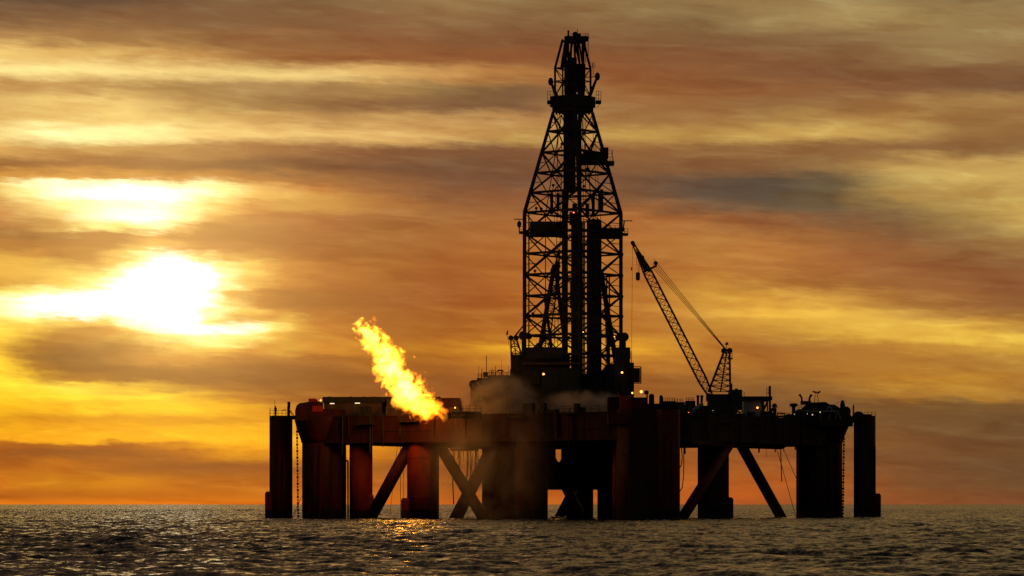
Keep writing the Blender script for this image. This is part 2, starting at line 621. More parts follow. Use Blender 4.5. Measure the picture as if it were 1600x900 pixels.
part('finger_board', [(940, 369, 970, 361, -3, 4)])
b = MB()
b.rail([W(940, 361, dY - 3), W(968, 361, dY - 3)], 1.1, .8, .04, 2)
b.rail([W(812, 363, dY - 2), W(821, 363, dY - 2)], 1.1, .8, .05)
b.rail([W(970, 366, dY + 1), W(981, 366, dY + 1)], 1.1, .8, .05)
b.box(*dbox(811, 364.3, 821, 362.6, -2.2, 0)); b.box(*dbox(969, 367.3, 981, 365.6, 0, 2.2))
b.tube(W(811, 363, dY - 2), W(811, 345, dY - 2), .06, n=4)
b.build('walkway', M['derrick'], derrick)
# mid platform on the right
b = MB()
b.box(*dbox(905, 254, 946, 244, -3, 2)); b.box(*dbox(938, 246, 950, 233, -2, 1)); b.box(*dbox(946, 256.5, 959, 254.5, -2, 1.5))
b.box(*dbox(912, 244, 930, 239, -2, 1)); b.tube(W(918, 256, dY), W(918, 263, dY), .15); b.ball(W(918, 264, dY), .35)
b.rail([W(948, 255, dY - 2), W(958.5, 255, dY - 2), W(958.5, 255, dY + 1.5)], 1.2, .7, .04)
b.rail([W(950, 245, dY - 2), W(956, 245, dY - 2)], 1.3, .7, .04)
b.tube(W(957, 255, dY), W(957, 235, dY), .05, n=4)
b.build('casing_stabbing_platform', M['derrick'], derrick)
# crown platform
b = MB()
ring = [(dc.x + d.x * 4.5, dc.y + d.y * 4.5) for d in DIRS]
ring2 = [(dc.x + d.x * 4.1, dc.y + d.y * 4.1) for d in DIRS]
b.prism(ring, ZP(168), ZP(151)); b.prism(ring2, ZP(176), ZP(168.3))
for i in range(12):
    x = 868 + i * 5.1
    b.box(*dbox(x, 177.4, x + 2.6, 174, -1, 1))
b.build('crown_platform', M['derrick'], derrick)
b = MB()
for (x0, x1, Yq) in ((855, 864, -.5), (931, 939, .5)):
    b.box(*dbox(x0, 160.5, x1, 159, Yq - 1.2, Yq + 1.2))
    for Yk in (-1.2, 1.2):
        b.rail([W(x0 + .4, 160, dY + Yq + Yk), W(x1, 160, dY + Yq + Yk)], 2.2, .55, .045, 2)
    b.tube(W(x0, 160, dY + Yq), W(x0 + 6, 168, dY + Yq), .07, n=4) if x0 < 900 else b.tube(W(x1, 160, dY + Yq), W(x1 - 6, 168, dY + Yq), .07, n=4)
b.build('crown_railing', M['derrick'], derrick)


def CP(k, f, y):
    d = DIRS[k % 4] * f * sd
    return Vector((dc.x + d.x, dc.y + d.y, ZP(y)))


b = MB()
for k in range(4):
    b.tube(CP(k, 28, 151), CP(k, 28, 107), .22, n=6)
    b.tube(CP(k, 28, 107), CP(k, 16, 62), .24, n=6)
    m = lambda y, f: (CP(k, f, y) + CP(k + 1, f, y)) / 2
    b.tube(CP(k, 28, 107), CP(k + 1, 28, 107), .14, n=5)
    b.tube(CP(k, 28, 127), CP(k + 1, 28, 127), .10, n=5)
    b.tube(CP(k, 28, 151), m(127, 28), .09, n=4); b.tube(CP(k + 1, 28, 151), m(127, 28), .09, n=4)
    b.tube(m(127, 28), CP(k, 28, 107), .09, n=4); b.tube(m(127, 28), CP(k + 1, 28, 107), .09, n=4)
    b.tube(m(107, 28), m(62, 16), .2, n=6)
    b.tube(m(151, 28), m(107, 28), .16, n=6)
b.tube(W(877, 107, dY), W(884, 62, dY), .25); b.tube(W(911, 107, dY), W(911, 64, dY), .32)
b.tube(W(886, 107, dY - 1), W(895, 64, dY - 1), .2); b.tube(W(907, 107, dY - 1), W(898, 64, dY - 1), .2)
b.build('crown_frame', M['derrick'], derrick)
b = MB()
b.box(*dbox(882, 64.5, 915, 60, -1.6, 1.6)); b.box(*dbox(879.5, 65.5, 883, 63.6, -.3, .3))
b.tube(W(888, 107, dY - .8), W(888, 47.5, dY - .8), .2, n=8)
b.tube(W(902.3, 60, dY), W(902.3, 45, dY), .05, n=4)
b.lathe(W(899, 54, dY), [(.45, -.4), (.6, 0), (.45, .4)], 10, 'y'); b.lathe(W(905, 55, dY), [(.3, -.4), (.4, 0), (.3, .4)], 10, 'y')
for Yk in (-1.6, 1.6):
    b.rail([W(891, 60, dY + Yk), W(919, 60, dY + Yk)], .95, .5, .03)
b.box(*dbox(914, 61.4, 919.5, 60.2, -1.5, 1.5))
b.build('top_beam', M['derrick'], derrick)
b = MB()
for x in (915, 919.3):
    b.tube(W(x, 53, dY + .4), W(x, 98, dY + .4), .05, n=4)
for y in np.arange(54, 98, 2.2):
    b.tube(W(915, y, dY + .4), W(919.3, y, dY + .4), .03, n=4)
b.rail([W(922, 107, dY), W(929.5, 107, dY)], 1.1, .5, .035, 2)
b.tube(W(926.5, 98, dY), W(927, 118, dY), .05, n=4)
b.build('caged_ladder', M['derrick'], derrick)
part('crown_block', [(882, 140, 914, 104, -2, 2), (884, 152, 890, 140, -2, 2), (903, 152, 913, 140, -2, 2), (893, 150, 899, 140, -1, 1), (885, 110, 890, 96, -1, 1), (893, 105, 901, 92, -1, 1)])
# A-shaped tensioner struts at the base of the derrick
for (a, b_, w) in (((866, 415, 3), (834, 600, 1), .46), ((868, 418, 4), (889, 590, 4), .42), ((939, 425, 0), (968, 600, -2), .5), ((944, 448, 2), (953, 590, 1), .3), ((852, 470, 6), (868, 590, 6), .3)):
    MB().tube(W(a[0], a[1], dY + a[2]), W(b_[0], b_[1], dY + b_[2]), w, n=8).build('slanted_strut', M['derrick'], derrick)
b = MB()
b.ball(W(865, 425, dY + 3), .7, 1.6); b.build('strut_head', M['derrick'], derrick)
# ropes in the derrick
b = MB()
for (x0, y0, x1, y1) in ((871, 178, 872, 340), (874, 178, 866, 350), (910, 178, 912, 345), (912, 178, 916, 345), (915, 178, 915, 340), (925, 178, 934, 340), (929, 200, 939, 350), (921, 260, 922, 345), (946, 470, 946, 590), (953, 440, 953, 590)):
    b.tube(W(x0, y0, dY + 2), W(x1, y1, dY + 2), .045, n=4)
b.build('drill_line', M['rope'], derrick)
b = MB()      # tall ladder
for x in (866, 871.5):
    b.tube(W(x + 6, 270, dY + 4), W(x, 540, dY + 4), .06, n=4)
for i, y in enumerate(np.arange(272, 540, 5.5)):
    t = (y - 270) / 270
    x = 872 - 6 * t
    b.tube(W(x, y, dY + 4), W(x + 5.5, y + (2.5 if i % 2 else -2.5), dY + 4), .05, n=4)
b.build('ladder', M['derrick'], derrick)
b = MB()      # pipes hooked over the right girt
b.path([W(948, 600, dY - 1), W(948, 432, dY - 1), W(949, 428.5, dY - 1), W(951, 428.5, dY - 1), W(952, 432, dY - 1), W(952.5, 590, dY - 1)], .14)
b.build('goose_neck_pipe', M['derrick'], derrick)
for (xx, y0, y1) in ((862, 302, 335), (872, 302, 330), (918, 318, 336), (927, 302, 336), (940, 296, 330), (937, 300, 330)):
    MB().tube(W(xx, y0, dY + 2), W(xx, y1, dY + 2), .35, n=8).build('damper_cylinder', M['derrick'], derrick)

# crown and finger-board hanging things
def swing_lamp(px, py, bx, by, Y, label):
    t = thing('swivel_floodlight', W(bx, by, Y), label, 'floodlight', 'floodlights on arms at the derrick crown')
    b = MB(); b.tube(W(bx, by, Y), W(px, py, Y), .42, .22, n=8); b.build('arm', M['derrick'], t)
    b = MB(); b.tube(W(px, py, Y), W(bx + (14 if px < 890 else -14), py + 3 if px < 890 else py + 2, Y), .09, n=5); b.build('stay', M['derrick'], t)
    b = MB(); b.ball(W(px, py, Y), .52, 1.55, 14); b.build('lamp_head', M['derrick'], t, True)


swing_lamp(860.5, 127.5, 870, 151, dY - 2, 'drop shaped lamp head on a short arm, left side of the derrick crown')
swing_lamp(933.5, 119.5, 921, 151, dY - 2, 'drop shaped lamp head on a longer arm, right side of the derrick crown')


def davit(px0, px1, y, hx, label):
    t = thing('davit_hoist', W((px0 + px1) / 2, 364, dY - 1), label, 'hoist', 'davit hoists on the finger board walkways')
    MB().tube(W(px0, y, dY - 1), W(px1, y, dY - 1), .1, n=5).build('beam', M['derrick'], t)
    b = MB(); b.tube(W(hx, y, dY - 1), W(hx, y + 5, dY - 1), .04, n=4); b.build('rope', M['rope'], t)
    return t


t = davit(803, 821, 342.5, 811.3, 'davit beam with a fat hanging bag outside the derrick left leg')
b = MB(); b.ball(W(811.3, 350.5, dY - 1), .42, 1.7); b.build('hanging_bag', M['steel'], t)
t = davit(971, 988, 345, 975, 'davit beam with a slim hook outside the derrick right leg')
b = MB(); b.tube(W(975.5, 345, dY - 1), W(974, 356, dY - 1), .14); b.ball(W(973.7, 358.5, dY - 1), .35, 1.1); b.build('hook', M['steel'], t)


# ------------------------------------------------------------------ drill floor
sub = thing('drill_floor', (CEN.x, CEN.y, ZD), 'dark blocky drill floor house carrying the derrick above deck', 'drill floor')


def spart(name, q, mat='steel'):
    b = MB()
    b.box(W(q[0], q[1], q[4]), W(q[2], q[3], q[5]))
    return b.build(name, M[mat], sub)


spart('machinery_house', (799, 656, 888, 561, -2, 16))
spart('machinery_house', (846, 652, 905, 577, -8, -2.1), 'green')
spart('machinery_house', (888.2, 656, 945, 590, -1, 14))
spart('machinery_house', (945.2, 656, 963, 578, -3, 14))
spart('machinery_house', (960, 640, 984, 560, -5, -3.1))
spart('machinery_house', (963.2, 645, 986, 572, -3, 12))
spart('wind_wall', (822, 561.2, 878, 549, -3, 13))
spart('wind_wall', (962, 560.2, 980, 549, -4, 12))
spart('floor_edge', (818, 569.6, 905, 568.4, -8.4, -2), 'cream')
spart('driller_cabin', (818, 600, 843, 580, -7, -2.2))
b = MB()
for i in range(26):
    x = random.uniform(800, 960); y = 556 + random.uniform(-4, 6)
    h = random.uniform(4, 16)
    if 888 < x < 945: y += 32
    if 944 < x < 962: y += 20
    b.box(W(x, y + 8, 2), W(x + random.uniform(2, 6), y - h * .6, 4 + random.random()))
b.build('floor_machinery', M['steel'], sub)
b = MB()
b.rail([W(800, 561, -2), W(822, 561, -2)], 1.2, .7, .05, 2)
b.rail([W(838, 549, -3), W(866, 549, -3)], 1.6, .8, .06, 3)
b.rail([W(974, 560, -5), W(985, 560, -5)], 1.5, .6, .05, 3)
b.rail([W(940, 524, dY - 4), W(968, 524, dY - 4)], .9, 1.6, .05)
b.build('floor_railing', M['steel'], sub)
b = MB()
for i in range(14):
    y = 552 + i * 4.4
    b.tube(W(982.5, y, -5.2), W(987, y, -5.2), .05, n=4)
for x in (982.5, 987):
    b.tube(W(x, 548, -5.2), W(x, 616, -5.2), .06, n=4)
b.build('stair_tower', M['steel'], sub)
b = MB()
b.box(W(988.5, 597, -7), W(999, 576, -4)); cb = b.build('hanging_cabin', M['steel'], sub)
b = MB()
for x in (985, 1001.3):
    for Y in (-7.3, -3.7):
        b.tube(W(x, 599, Y), W(x, 573, Y), .12, n=4)
for y in (573, 580, 590, 599):
    for Y in (-7.3, -3.7):
        b.tube(W(984, y, Y), W(1001.3, y, Y), .1, n=4)
b.build('cabin_frame', M['steel'], cb)


def sheave(px, py, r, base, Y, label):
    t = thing('tensioner_sheave', W(px, base, Y), label, 'sheave', 'round sheaves at the derrick foot')
    MB().tube(W(px, base, Y), W(px, py, Y), .35, n=8).build('post', M['steel'], t)
    b = MB(); rr = r * m_per_px(Y)
    b.lathe(W(px, py, Y), [(rr * .9, -.5), (rr, -.45), (rr * .82, 0), (rr, .45), (rr * .9, .5)], 22, 'y'); b.build('wheel', M['steel'], t)
    b = MB(); b.lathe(W(px + (-9 if px > 900 else 9), py + 1, Y + 1), [(rr * .7, -.5), (rr * .7, .5)], 16, 'y'); b.build('wheel', M['steel'], t)


sheave(817.5, 524.5, 7.2, 556, -3, 'big round sheave on a post at the left foot of the derrick')
sheave(975.5, 526.5, 7, 550, -4, 'big round sheave on a post at the right foot of the derrick')


# ------------------------------------------------------------------ cranes
def crane(name, label, base, tip, gtop, gfoot, Y, wpx, house, hookx=None, taper=10, group=None, yfan=(-1.1, 1.1)):
    """lattice boom crane; base/tip/gtop/gfoot in survey px"""
    t = thing(name, W(*gfoot, Y), label, 'crane', group)
    b = MB()
    for q in house:
        b.box(W(q[0], q[1], Y + q[4]), W(q[2], q[3], Y + q[5]))
    hs = b.build('machinery_house', M['steel'], t)
    p, q = W(*base, Y), W(*tip, Y)
    ax = (q - p).normalized(); sd_ = Vector((-ax.z, 0, ax.x)) * -1; yy = Vector((0, 1, 0))
    L = (q - p).length; s = m_per_px(Y); hw = wpx * s / 2
    def sec(tt, i):
        f = 1.0
        if tt < .10: f = .45 + 5.5 * tt
        if tt > .80: f = max(.22, 1 - (tt - .80) / .2 * .85)
        sx, sy = ((-1, -1), (1, -1), (1, 1), (-1, 1))[i]
        return p + ax * (L * tt) + sd_ * (sx * hw * f) + yy * (sy * hw * f)
    b = MB(); n = 26
    ts = [i / n for i in range(n + 1)]
    for i in range(4):
        for a, c in zip(ts, ts[1:]):
            b.tube(sec(a, i), sec(c, i), .14, n=5)
    for j, (a, c) in enumerate(zip(ts, ts[1:])):
        for i in range(4):
            k = (i + 1) % 4
            b.tube(sec(a, i), sec(c, k), .075, n=4) if j % 2 else b.tube(sec(a, k), sec(c, i), .075, n=4)
            b.tube(sec(a, i), sec(a, k), .05, n=4)
            if i % 2 == 0:
                b.tube(sec(a, i), sec(c, k), .04, n=4)
    bo = b.build('boom', M['crane'], t)
    b = MB()
    h1 = p + ax * (L * .965); h2 = p + ax * (L * .82)
    b.tube(h1 - ax * .8, h2, .28, .55, n=8)
    b.ball(q, .42, 1); b.ball(h2 + sd_ * .5, .5, 1)
    b.ball(p + ax * (L * .9) + sd_ * .4, .4)
    b.tube(h2 - sd_ * .9, h2 + sd_ * 2.2, .2); b.ball(h2 + sd_ * 2.2 + ax * .5, .42)
    b.build('boom_head', M['steel'], bo)
    # gantry (A-frame)
    g = W(*gtop, Y); gf = W(*gfoot, Y)
    b = MB(); s_ = 1 if gtop[0] > base[0] else -1
    front = W(gfoot[0] - 34 * s_, gfoot[1], Y)
    for yo in (-.9, .9):
        o = Vector((0, yo, 0))
        rb = gf + Vector((0, 0, 0)); top = g + Vector((s_ * .55, 0, 0)); tl = g - Vector((s_ * .55, 0, 0))
        b.tube(rb + o, top + o, .16, n=6); b.tube(front + o, tl + o, .18, n=6)
        b.tube(front.lerp(rb, .55) + o, tl.lerp(top, .5) + o, .09, n=5)
        m = 7
        for i in range(m):
            a0, a1 = front.lerp(tl, i / m) + o, rb.lerp(top, i / m) + o
            c0, c1 = front.lerp(tl, (i + 1) / m) + o, rb.lerp(top, (i + 1) / m) + o
            b.tube(a0, a1, .07, n=4)
            b.tube(a0, c1, .06, n=4); b.tube(a1, c0, .06, n=4)
    for i in range(8):
        b.tube(front.lerp(g, i / 8) + Vector((0, -.9, 0)), front.lerp(g, i / 8) + Vector((0, .9, 0)), .06, n=4)
    ga = b.build('gantry', M['crane'], t)
    for xo in (-.55, .55):
        b = MB(); b.lathe(g + Vector((xo, 0, .25)), [(.5, -1), (.55, 0), (.5, 1)], 12, 'y'); b.build('sheave', M['steel'], ga)
    # luffing ropes
    for yo, k in zip((-1, -.4, .4, 1), (0, .3, .6, .9)):
        MB().tube(g + Vector((.5 * s_ * (k - .5), yo, .3)), h2 + sd_ * (1.2 + 1.2 * k) + ax * (k * 1.6) + Vector((0, yo, 0)), .06, n=4).build('luffing_rope', M['rope'], t)
    return t, q, h1, sd_


cr, tipp, h1, sdv = crane('pedestal_crane', 'lattice boom crane leaning left on the right half of the deck', (1111, 620), (988.5, 379.5), (1135.5, 550), (1141, 612), -6, 13,
        [(1107, 640, 1152, 617, -2.2, 2.2), (1140, 640, 1157, 610, -2.4, 2.0), (1104, 626, 1112, 616, -1, 1), (1112, 655, 1146, 640.2, -2, 2)])
b = MB(); b.tube(tipp, W(986.5, 575, -6), .03, n=4); b.ball(W(986.6, 420, -6), .12, 3); b.build('whip_line', M['rope'], cr)
b = MB()
for x in (997.2, 999):
    b.tube(W(x, 400, -6), W(x - .3, 428, -6), .035, n=4)
b.tube(W(995, 398, -6), W(994.6, 415, -6), .03, n=4)
hb = b.build('hoist_line', M['rope'], cr)
b = MB(); b.lathe(W(996.7, 431, -6), [(.2, -.9), (.4, -.7), (.42, .5), (.25, .7)], 10); b.tube(W(996.7, 436, -6), W(996.7, 438.5, -6), .1); b.build('hook_block', M['steel'], cr)
b = MB(); b.rail([W(1134, 560, -7), W(1144, 560, -7)], 1.4, .6, .05, 2); b.box(W(1138, 561, -7), W(1144, 560, -5)); b.build('gantry_platform', M['steel'], cr)
b = MB(); b.rail([W(1157, 622, -7), W(1163, 622, -7)], 1.2, .6, .04); b.build('house_railing', M['steel'], cr)
for (x, y0, y1, r) in ((1143.5, 612, 599, .12), (1150.5, 612, 607, .3)):
    MB().tube(W(x, y0, -6), W(x, y1, -6), r, n=8).build('exhaust_pipe', M['steel'], cr)
t = thing('gantry_lamp', W(1135.5, 549, -6), 'hooded lamp on a thin stalk topping the crane gantry', 'lamp')
MB().tube(W(1135.5, 549, -6), W(1135.5, 538, -6), .06, n=4).build('stalk', M['steel'], t)
b = MB(); b.tube(W(1133.3, 538.5, -6), W(1137.3, 536, -6), .16, .34, n=8); b.build('lamp_head', M['steel'], t)

crane('pedestal_crane', 'steep lattice crane standing behind the left side of the derrick', (843, 600), (873, 395), (802.5, 530), (800, 610), 14, 11,
      [(806, 640, 850, 590, -2, 2), (797, 640, 816, 578, -2, 2)])
t = thing('gantry_lamp', W(794, 528, 14), 'thin bent lamp standing left of the rear crane gantry', 'lamp')
MB().tube(W(797, 545, 14), W(792, 523, 14), .05, n=4).build('stalk', M['steel'], t)
b = MB(); b.tube(W(792, 523, 14), W(793.5, 516, 14), .22, .1, n=8); b.build('lamp_head', M['steel'], t)

# ------------------------------------------------------------------ deck houses and deck equipment
def house(name, label, cat, boxes, mat='cream', extra=None):
    """boxes: (px0,ybot,px1,ytop,Y0,Y1)"""
    x = (boxes[0][0] + boxes[0][2]) / 2
    t = thing(name, W(x, boxes[0][1], boxes[0][4]), label, cat)
    for i, q in enumerate(boxes):
        b = MB(); b.box(W(q[0], q[1], q[4]), W(q[2], q[3], q[5]))
        b.build('wall' if i == 0 else 'annex', M[mat if len(q) < 7 else q[6]], t)
    return t


YL = -9
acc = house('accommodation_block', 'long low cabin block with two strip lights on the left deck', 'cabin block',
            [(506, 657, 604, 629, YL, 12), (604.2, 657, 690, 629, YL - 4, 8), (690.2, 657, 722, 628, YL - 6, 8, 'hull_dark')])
b = MB()
b.box(W(504, 629, YL - .6), W(692, 626, 12))
x = 512
while x < 690:
    w = random.uniform(6, 22)
    b.box(W(x, 626, YL + random.uniform(.5, 6)), W(min(x + w, 690), 624.6 - random.uniform(-.6, 1.2), 9))
    x += w + random.uniform(0, 5)
b.build('roof', M['steel'], acc)
for (x0, x1, y0, y1) in ((513, 527, 652, 634), (531, 538, 655, 634), (549, 556, 655, 632), (570, 577, 655, 631)):
    f = MB(); f.box(W(x0, y0, YL - .12), W(x1, y1, YL - .02)); fr = f.build('shutter', M['deck' if x1 - x0 < 10 else 'cream'], acc)
b = MB(); b.rail([W(506, 657, YL - 2), W(604, 657, YL - 2)], 1.1, 1.6, .045); b.build('railing', M['steel'], acc)
b = MB(); b.box(W(500, 659, YL - 2.3), W(692, 656.5, YL)); b.build('walkway', M['steel'], acc)
for i in range(3):
    MB().tube(W(574 + i * 7, 656, YL - 1), W(574 + i * 7 + 2, 645 - i, YL - 1), .25).build('vent_pipe', M['steel'], acc)

lb = thing('winch_housing', W(485, 657, -8), 'rounded dark winch housing on the far left deck corner', 'winch housing')
b = MB()
s = m_per_px(-8)
prof = [(461, 657), (461, 642), (463, 634), (468, 630), (480, 628), (497, 627), (505, 629), (505, 657)]
n = len(prof)
b.add([W(x, y, -13) for x, y in prof] + [W(x, y, -2) for x, y in prof], [tuple(range(n)), tuple(range(n, 2 * n))[::-1]] + [(i, n + i, n + (i + 1) % n, (i + 1) % n) for i in range(n)])
b.build('shell', M['hull_dark'], lb)
b = MB(); b.box(W(482, 629, -12), W(496, 624.6, -5)); b.build('hatch', M['red'], lb)
b = MB(); b.box(W(488, 643, -13.25), W(504, 634, -13.02)); b.build('red_panel', M['red'], lb)

# hut with aerials left of the drill floor
rad = house('radio_house', 'low hut with railings and whip aerials left of the drill floor', 'radio house',
            [(762, 640, 800, 590, 4, 14, 'steel'), (745, 640, 762, 600, 4, 12, 'steel'), (744, 640, 800, 616, 2, 3.9, 'hull_dark')])
b = MB()
b.rail([W(747, 594, 4), W(762, 594, 4)], 1.25, .6, .05, 2); b.rail([W(762, 590, 4), W(798, 590, 4)], 1.0, .8, .05, 1)
b.rail([W(764, 590, 9), W(775, 590, 9)], 1.4, .5, .05, 2)
b.box(W(745, 596, 3.5), W(764, 593.6, 12)); b.build('railing', M['steel'], rad)
b = MB(); b.box(W(755, 589, 7), W(762, 582, 9)); b.build('equipment_box', M['steel'], rad)
rr_ = random.Random(5)
for i in range(22):
    x = 736 + rr_.random() * 60; y = 612 - rr_.random() * 18; w_ = rr_.uniform(1.5, 6)
    b = MB()
    if i % 3 == 0:
        b.tube(W(x, 640, 1.2), W(x, y, 1.2), rr_.uniform(.12, .35), n=8)
    else:
        b.box(W(x, y + rr_.uniform(8, 26), .6), W(x + w_, y, 1.9))
    b.build('pipework' if i % 3 == 0 else 'locker', M['steel'], rad)
b = MB(); b.rail([W(736, 640, -9), W(800, 640, -9)], 1.1, 1.4, .05); b.build('railing', M['steel'], rad)
for (x, y1, y0, r) in ((748, 571, 590, .035), (753, 576, 590, .07), (760, 555, 584, .07), (769, 576, 590, .06), (774.5, 572, 590, .06), (783.5, 561, 590, .025), (794.5, 571, 590, .03)):
    MB().tube(W(x, y0, 8), W(x, y1, 8), r, n=5).build('whip_aerial', M['steel'], rad)
t = thing('bracket_lamp', W(784, 590, 8), 'arched lamp bracket on the roof of the radio hut', 'lamp')
b = MB(); b.tube(W(783.5, 590, 8), W(783.5, 580, 8), .12); b.path([W(777, 581, 8), W(779, 578.5, 8), W(785.5, 578.5, 8), W(785.8, 581, 8)], .14); b.build('bracket', M['steel'], t)
b = MB(); b.box(W(777.5, 580, 7.5), W(779.5, 578, 8.5)); b.build('lamp_head', M['steel'], t)
t = thing('storage_tank', W(745, 606, 2), 'round ended horizontal tank left of the radio hut', 'tank')
b = MB(); b.lathe(W(748, 600.5, 3), [(.2, -1.9), (.6, -1.75), (.85, -1.2), (.85, 1.6), (.2, 1.9)], 16, 'x'); b.build('shell', M['steel'], t, True)
b = MB(); b.box(W(739, 640, 2.5), W(752, 606, 3.5)); b.build('cradle', M['steel'], t)

# burner boom that carries the flare
bb = thing('flare_boom', W(750, 652, -29), 'short railed burner boom reaching left to the flare', 'flare boom')
def bp(x, y, o=0.0):      # point on the boom, which swings out towards the viewer
    return W(x, y, -29.5 - (752 - x) / 53 * 3.5 + o)
b = MB()
for yy in (644, 650):
    for o in (-1.3, 1.3):
        b.tube(bp(752, yy, o), bp(706, yy + 1, o), .12, n=5)
for i in range(7):
    x = 707 + i * 6.5
    for o in (-1.3, 1.3):
        b.tube(bp(x, 650, o), bp(x + 3.2, 644, o), .07, n=4); b.tube(bp(x + 3.2, 644, o), bp(x + 6.5, 650, o), .07, n=4)
b.build('truss', M['steel'], bb)
b = MB()
q = [bp(706, 644.2, -1.4), bp(752, 644.2, -1.4), bp(752, 644.2, 1.4), bp(706, 644.2, 1.4)]
b.add(q + [p + Vector((0, 0, .15)) for p in q], [(0, 3, 2, 1), (4, 5, 6, 7), (0, 1, 5, 4), (1, 2, 6, 5), (2, 3, 7, 6), (3, 0, 4, 7)])
b.rail([bp(714, 643, -1.3), bp(752, 643, -1.3)], 1.0, 1.2, .045); b.build('walkway', M['steel'], bb)
b = MB()
for yy in (647, 651.5):
    b.tube(bp(752, yy), bp(699, yy), .22, n=8)
b.tube(bp(703, 650), bp(697.5, 651), .55, .75, n=12); b.tube(bp(701, 654), bp(701, 644), .3)
b.build('burner_head', M['steel'], bb)

# forward corner equipment (x 960-1100)
t = house('mud_tank', 'tall red square tank on the front deck corner', 'tank', [(968, 650, 985, 617, -46, -40, 'red'), (950, 650, 968, 622, -44, -38, 'hull_dark')])
b = MB(); b.box(W(966, 617, -46.3), W(988, 614.5, -40)); b.rail([W(966, 614.5, -46), W(988, 614.5, -46)], .8, .6, .04); b.build('lid', M['steel'], t)
t = house('tool_container', 'low rusty red container right of the tall red tank', 'container', [(986, 648, 1009, 624, -48, -43, 'hull')])
b = MB(); b.box(W(985, 624, -48.2), W(1010, 622.5, -42.8)); b.build('roof', M['hull_dark'], t)
t = thing('lamp_post', W(1011, 648, -45), 'dark post with a square hood beside the brightest lamp', 'post')
b = MB(); b.tube(W(1011, 648, -45), W(1011, 616, -45), .15); b.build('pole', M['steel'], t)
b = MB(); b.box(W(1007, 616, -45.5), W(1013, 610.5, -44.5)); b.build('hood', M['steel'], t)
t = thing('storage_silo', W(1018, 648, -42), 'broad dark silo with a rounded top right of the bright lamp', 'silo')
b = MB(); b.lathe(W(1018, 648, -42), [(.5, 0), (.5, 3.3), (.42, 3.65), (.15, 3.8)], 16); b.build('shell', M['steel'], t, True)
t = thing('storage_silo', W(1033, 648, -42), 'slimmer dark silo with a rounded top left of the pipe racks', 'silo')
b = MB(); b.lathe(W(1033, 648, -42), [(.34, 0), (.34, 3.1), (.28, 3.4), (.1, 3.55)], 14); b.build('shell', M['steel'], t, True)


def rack(x0, x1, ytop, ybot, Y, label):
    t = thing('pipe_rack', W((x0 + x1) / 2, ybot, Y), label, 'pipe rack', 'railed racks on the right deck')
    b = MB()
    b.box(W(x0, ybot, Y), W(x1, ytop + 6, Y + 5)); b.build('pipe_load', M['steel'], t)
    b = MB()
    for Yq in (Y - .1, Y + 5):
        b.rail([W(x0, ytop + 6, Yq), W(x1, ytop + 6, Yq)], .72, .45, .05)
    b.build('frame', M['steel'], t)


rack(1036, 1054, 622, 650, -37, 'long railed pipe rack between silo and wide rack')
rack(1054.5, 1067, 623.5, 650, -35, 'wide low pipe rack right of the longest rack')
rack(1072, 1084, 621.5, 652, -30, 'narrow tall framed rack left of the two bollards')
for x, lab in ((1090.5, 'upright stub pipe, left of the pair beside the crane'), (1095.5, 'leaning stub pipe, right of the pair beside the crane')):
    b = MB(); b.tube(W(x, 648, -24), W(x + (1.2 if x > 1092 else 0), 618.5, -24), .24, n=10); b.lathe(W(x + (1.2 if x > 1092 else 0), 618.5, -24), [(.3, -.25), (.3, .1)], 10)
    o = b.build('stub_pipe', M['steel']); rebase(o, W(x, 648, -24)); tag(o, lab, 'pipe', 'stub pipes by the crane')
t = thing('chute', W(1075, 655, -33), 'pale sloping chute rising towards the crane', 'chute')
MB().tube(W(1072, 650, -33), W(1098, 630, -33), .45, .3, n=10).build('trough', M['pale'], t)
MB().tube(W(1098, 630, -33), W(1098, 656, -33), .12).build('leg', M['steel'], t)
MB().tube(W(1080, 645, -33), W(1080, 656, -33), .12).build('leg', M['steel'], t)
t = house('mud_pit_house', 'long low dark tank house below the crane and racks', 'tank house', [(1012, 658, 1062, 632, -36, -31, 'steel'), (1062.2, 660, 1108, 636, -30, -22, 'green'), (1100, 662, 1160, 648, -16, -9, 'green')])

# container and mast right of the crane
t = house('workshop_container', 'pale workshop container with a lamp right of the crane', 'container', [(1163, 652, 1189, 625, -6, 2, 'pale')])
b = MB(); b.box(W(1160, 625, -7), W(1200, 622, 3)); b.build('roof', M['steel'], t)
for x in (1190.5, 1198.5):
    MB().box(W(x, 652, -6.5), W(x + 1.4, 625, -6)).build('roof_post', M['steel'], t)
MB().tube(W(1189, 650, -6.2), W(1199, 628, -6.2), .2).build('roof_brace', M['steel'], t)
t = thing('vent_mast', W(1201.5, 652, 0), 'thin vent mast with a side ladder right of the pale container', 'mast')
MB().tube(W(1203, 652, 0), W(1203, 603, 0), .22, n=10).build('pipe', M['steel'], t)
b = MB(); b.tube(W(1198, 622, 0), W(1198, 606, 0), .05); b.rail([W(1198, 617, 0), W(1203, 617, 0)], 1.4, .4, .04, 2); b.build('ladder', M['steel'], t)
t = thing('winch_drum', W(1208, 652, 0), 'small round winch drum right of the vent mast', 'winch')
b = MB(); b.lathe(W(1210, 634, 0), [(.45, -.8), (.45, .8)], 12, 'y'); b.build('drum', M['steel'], t)
b = MB(); b.box(W(1204, 652, -1), W(1212, 638, 1)); b.tube(W(1210, 636, 0), W(1216, 636, 0), .08); b.build('stand', M['steel'], t)
b = MB()
t = thing('mushroom_vent', W(1240, 652, 6), 'mushroom shaped ventilator standing alone on the right deck', 'ventilator')
MB().lathe(W(1240, 656, 6), [(.36, 0), (.36, 3.2)], 12).build('stem', M['steel'], t)
MB().lathe(W(1240, 634, 6), [(.5, -.25), (.82, 0), (.82, .3), (.6, .45), (.1, .5)], 16).build('cap', M['steel'], t)

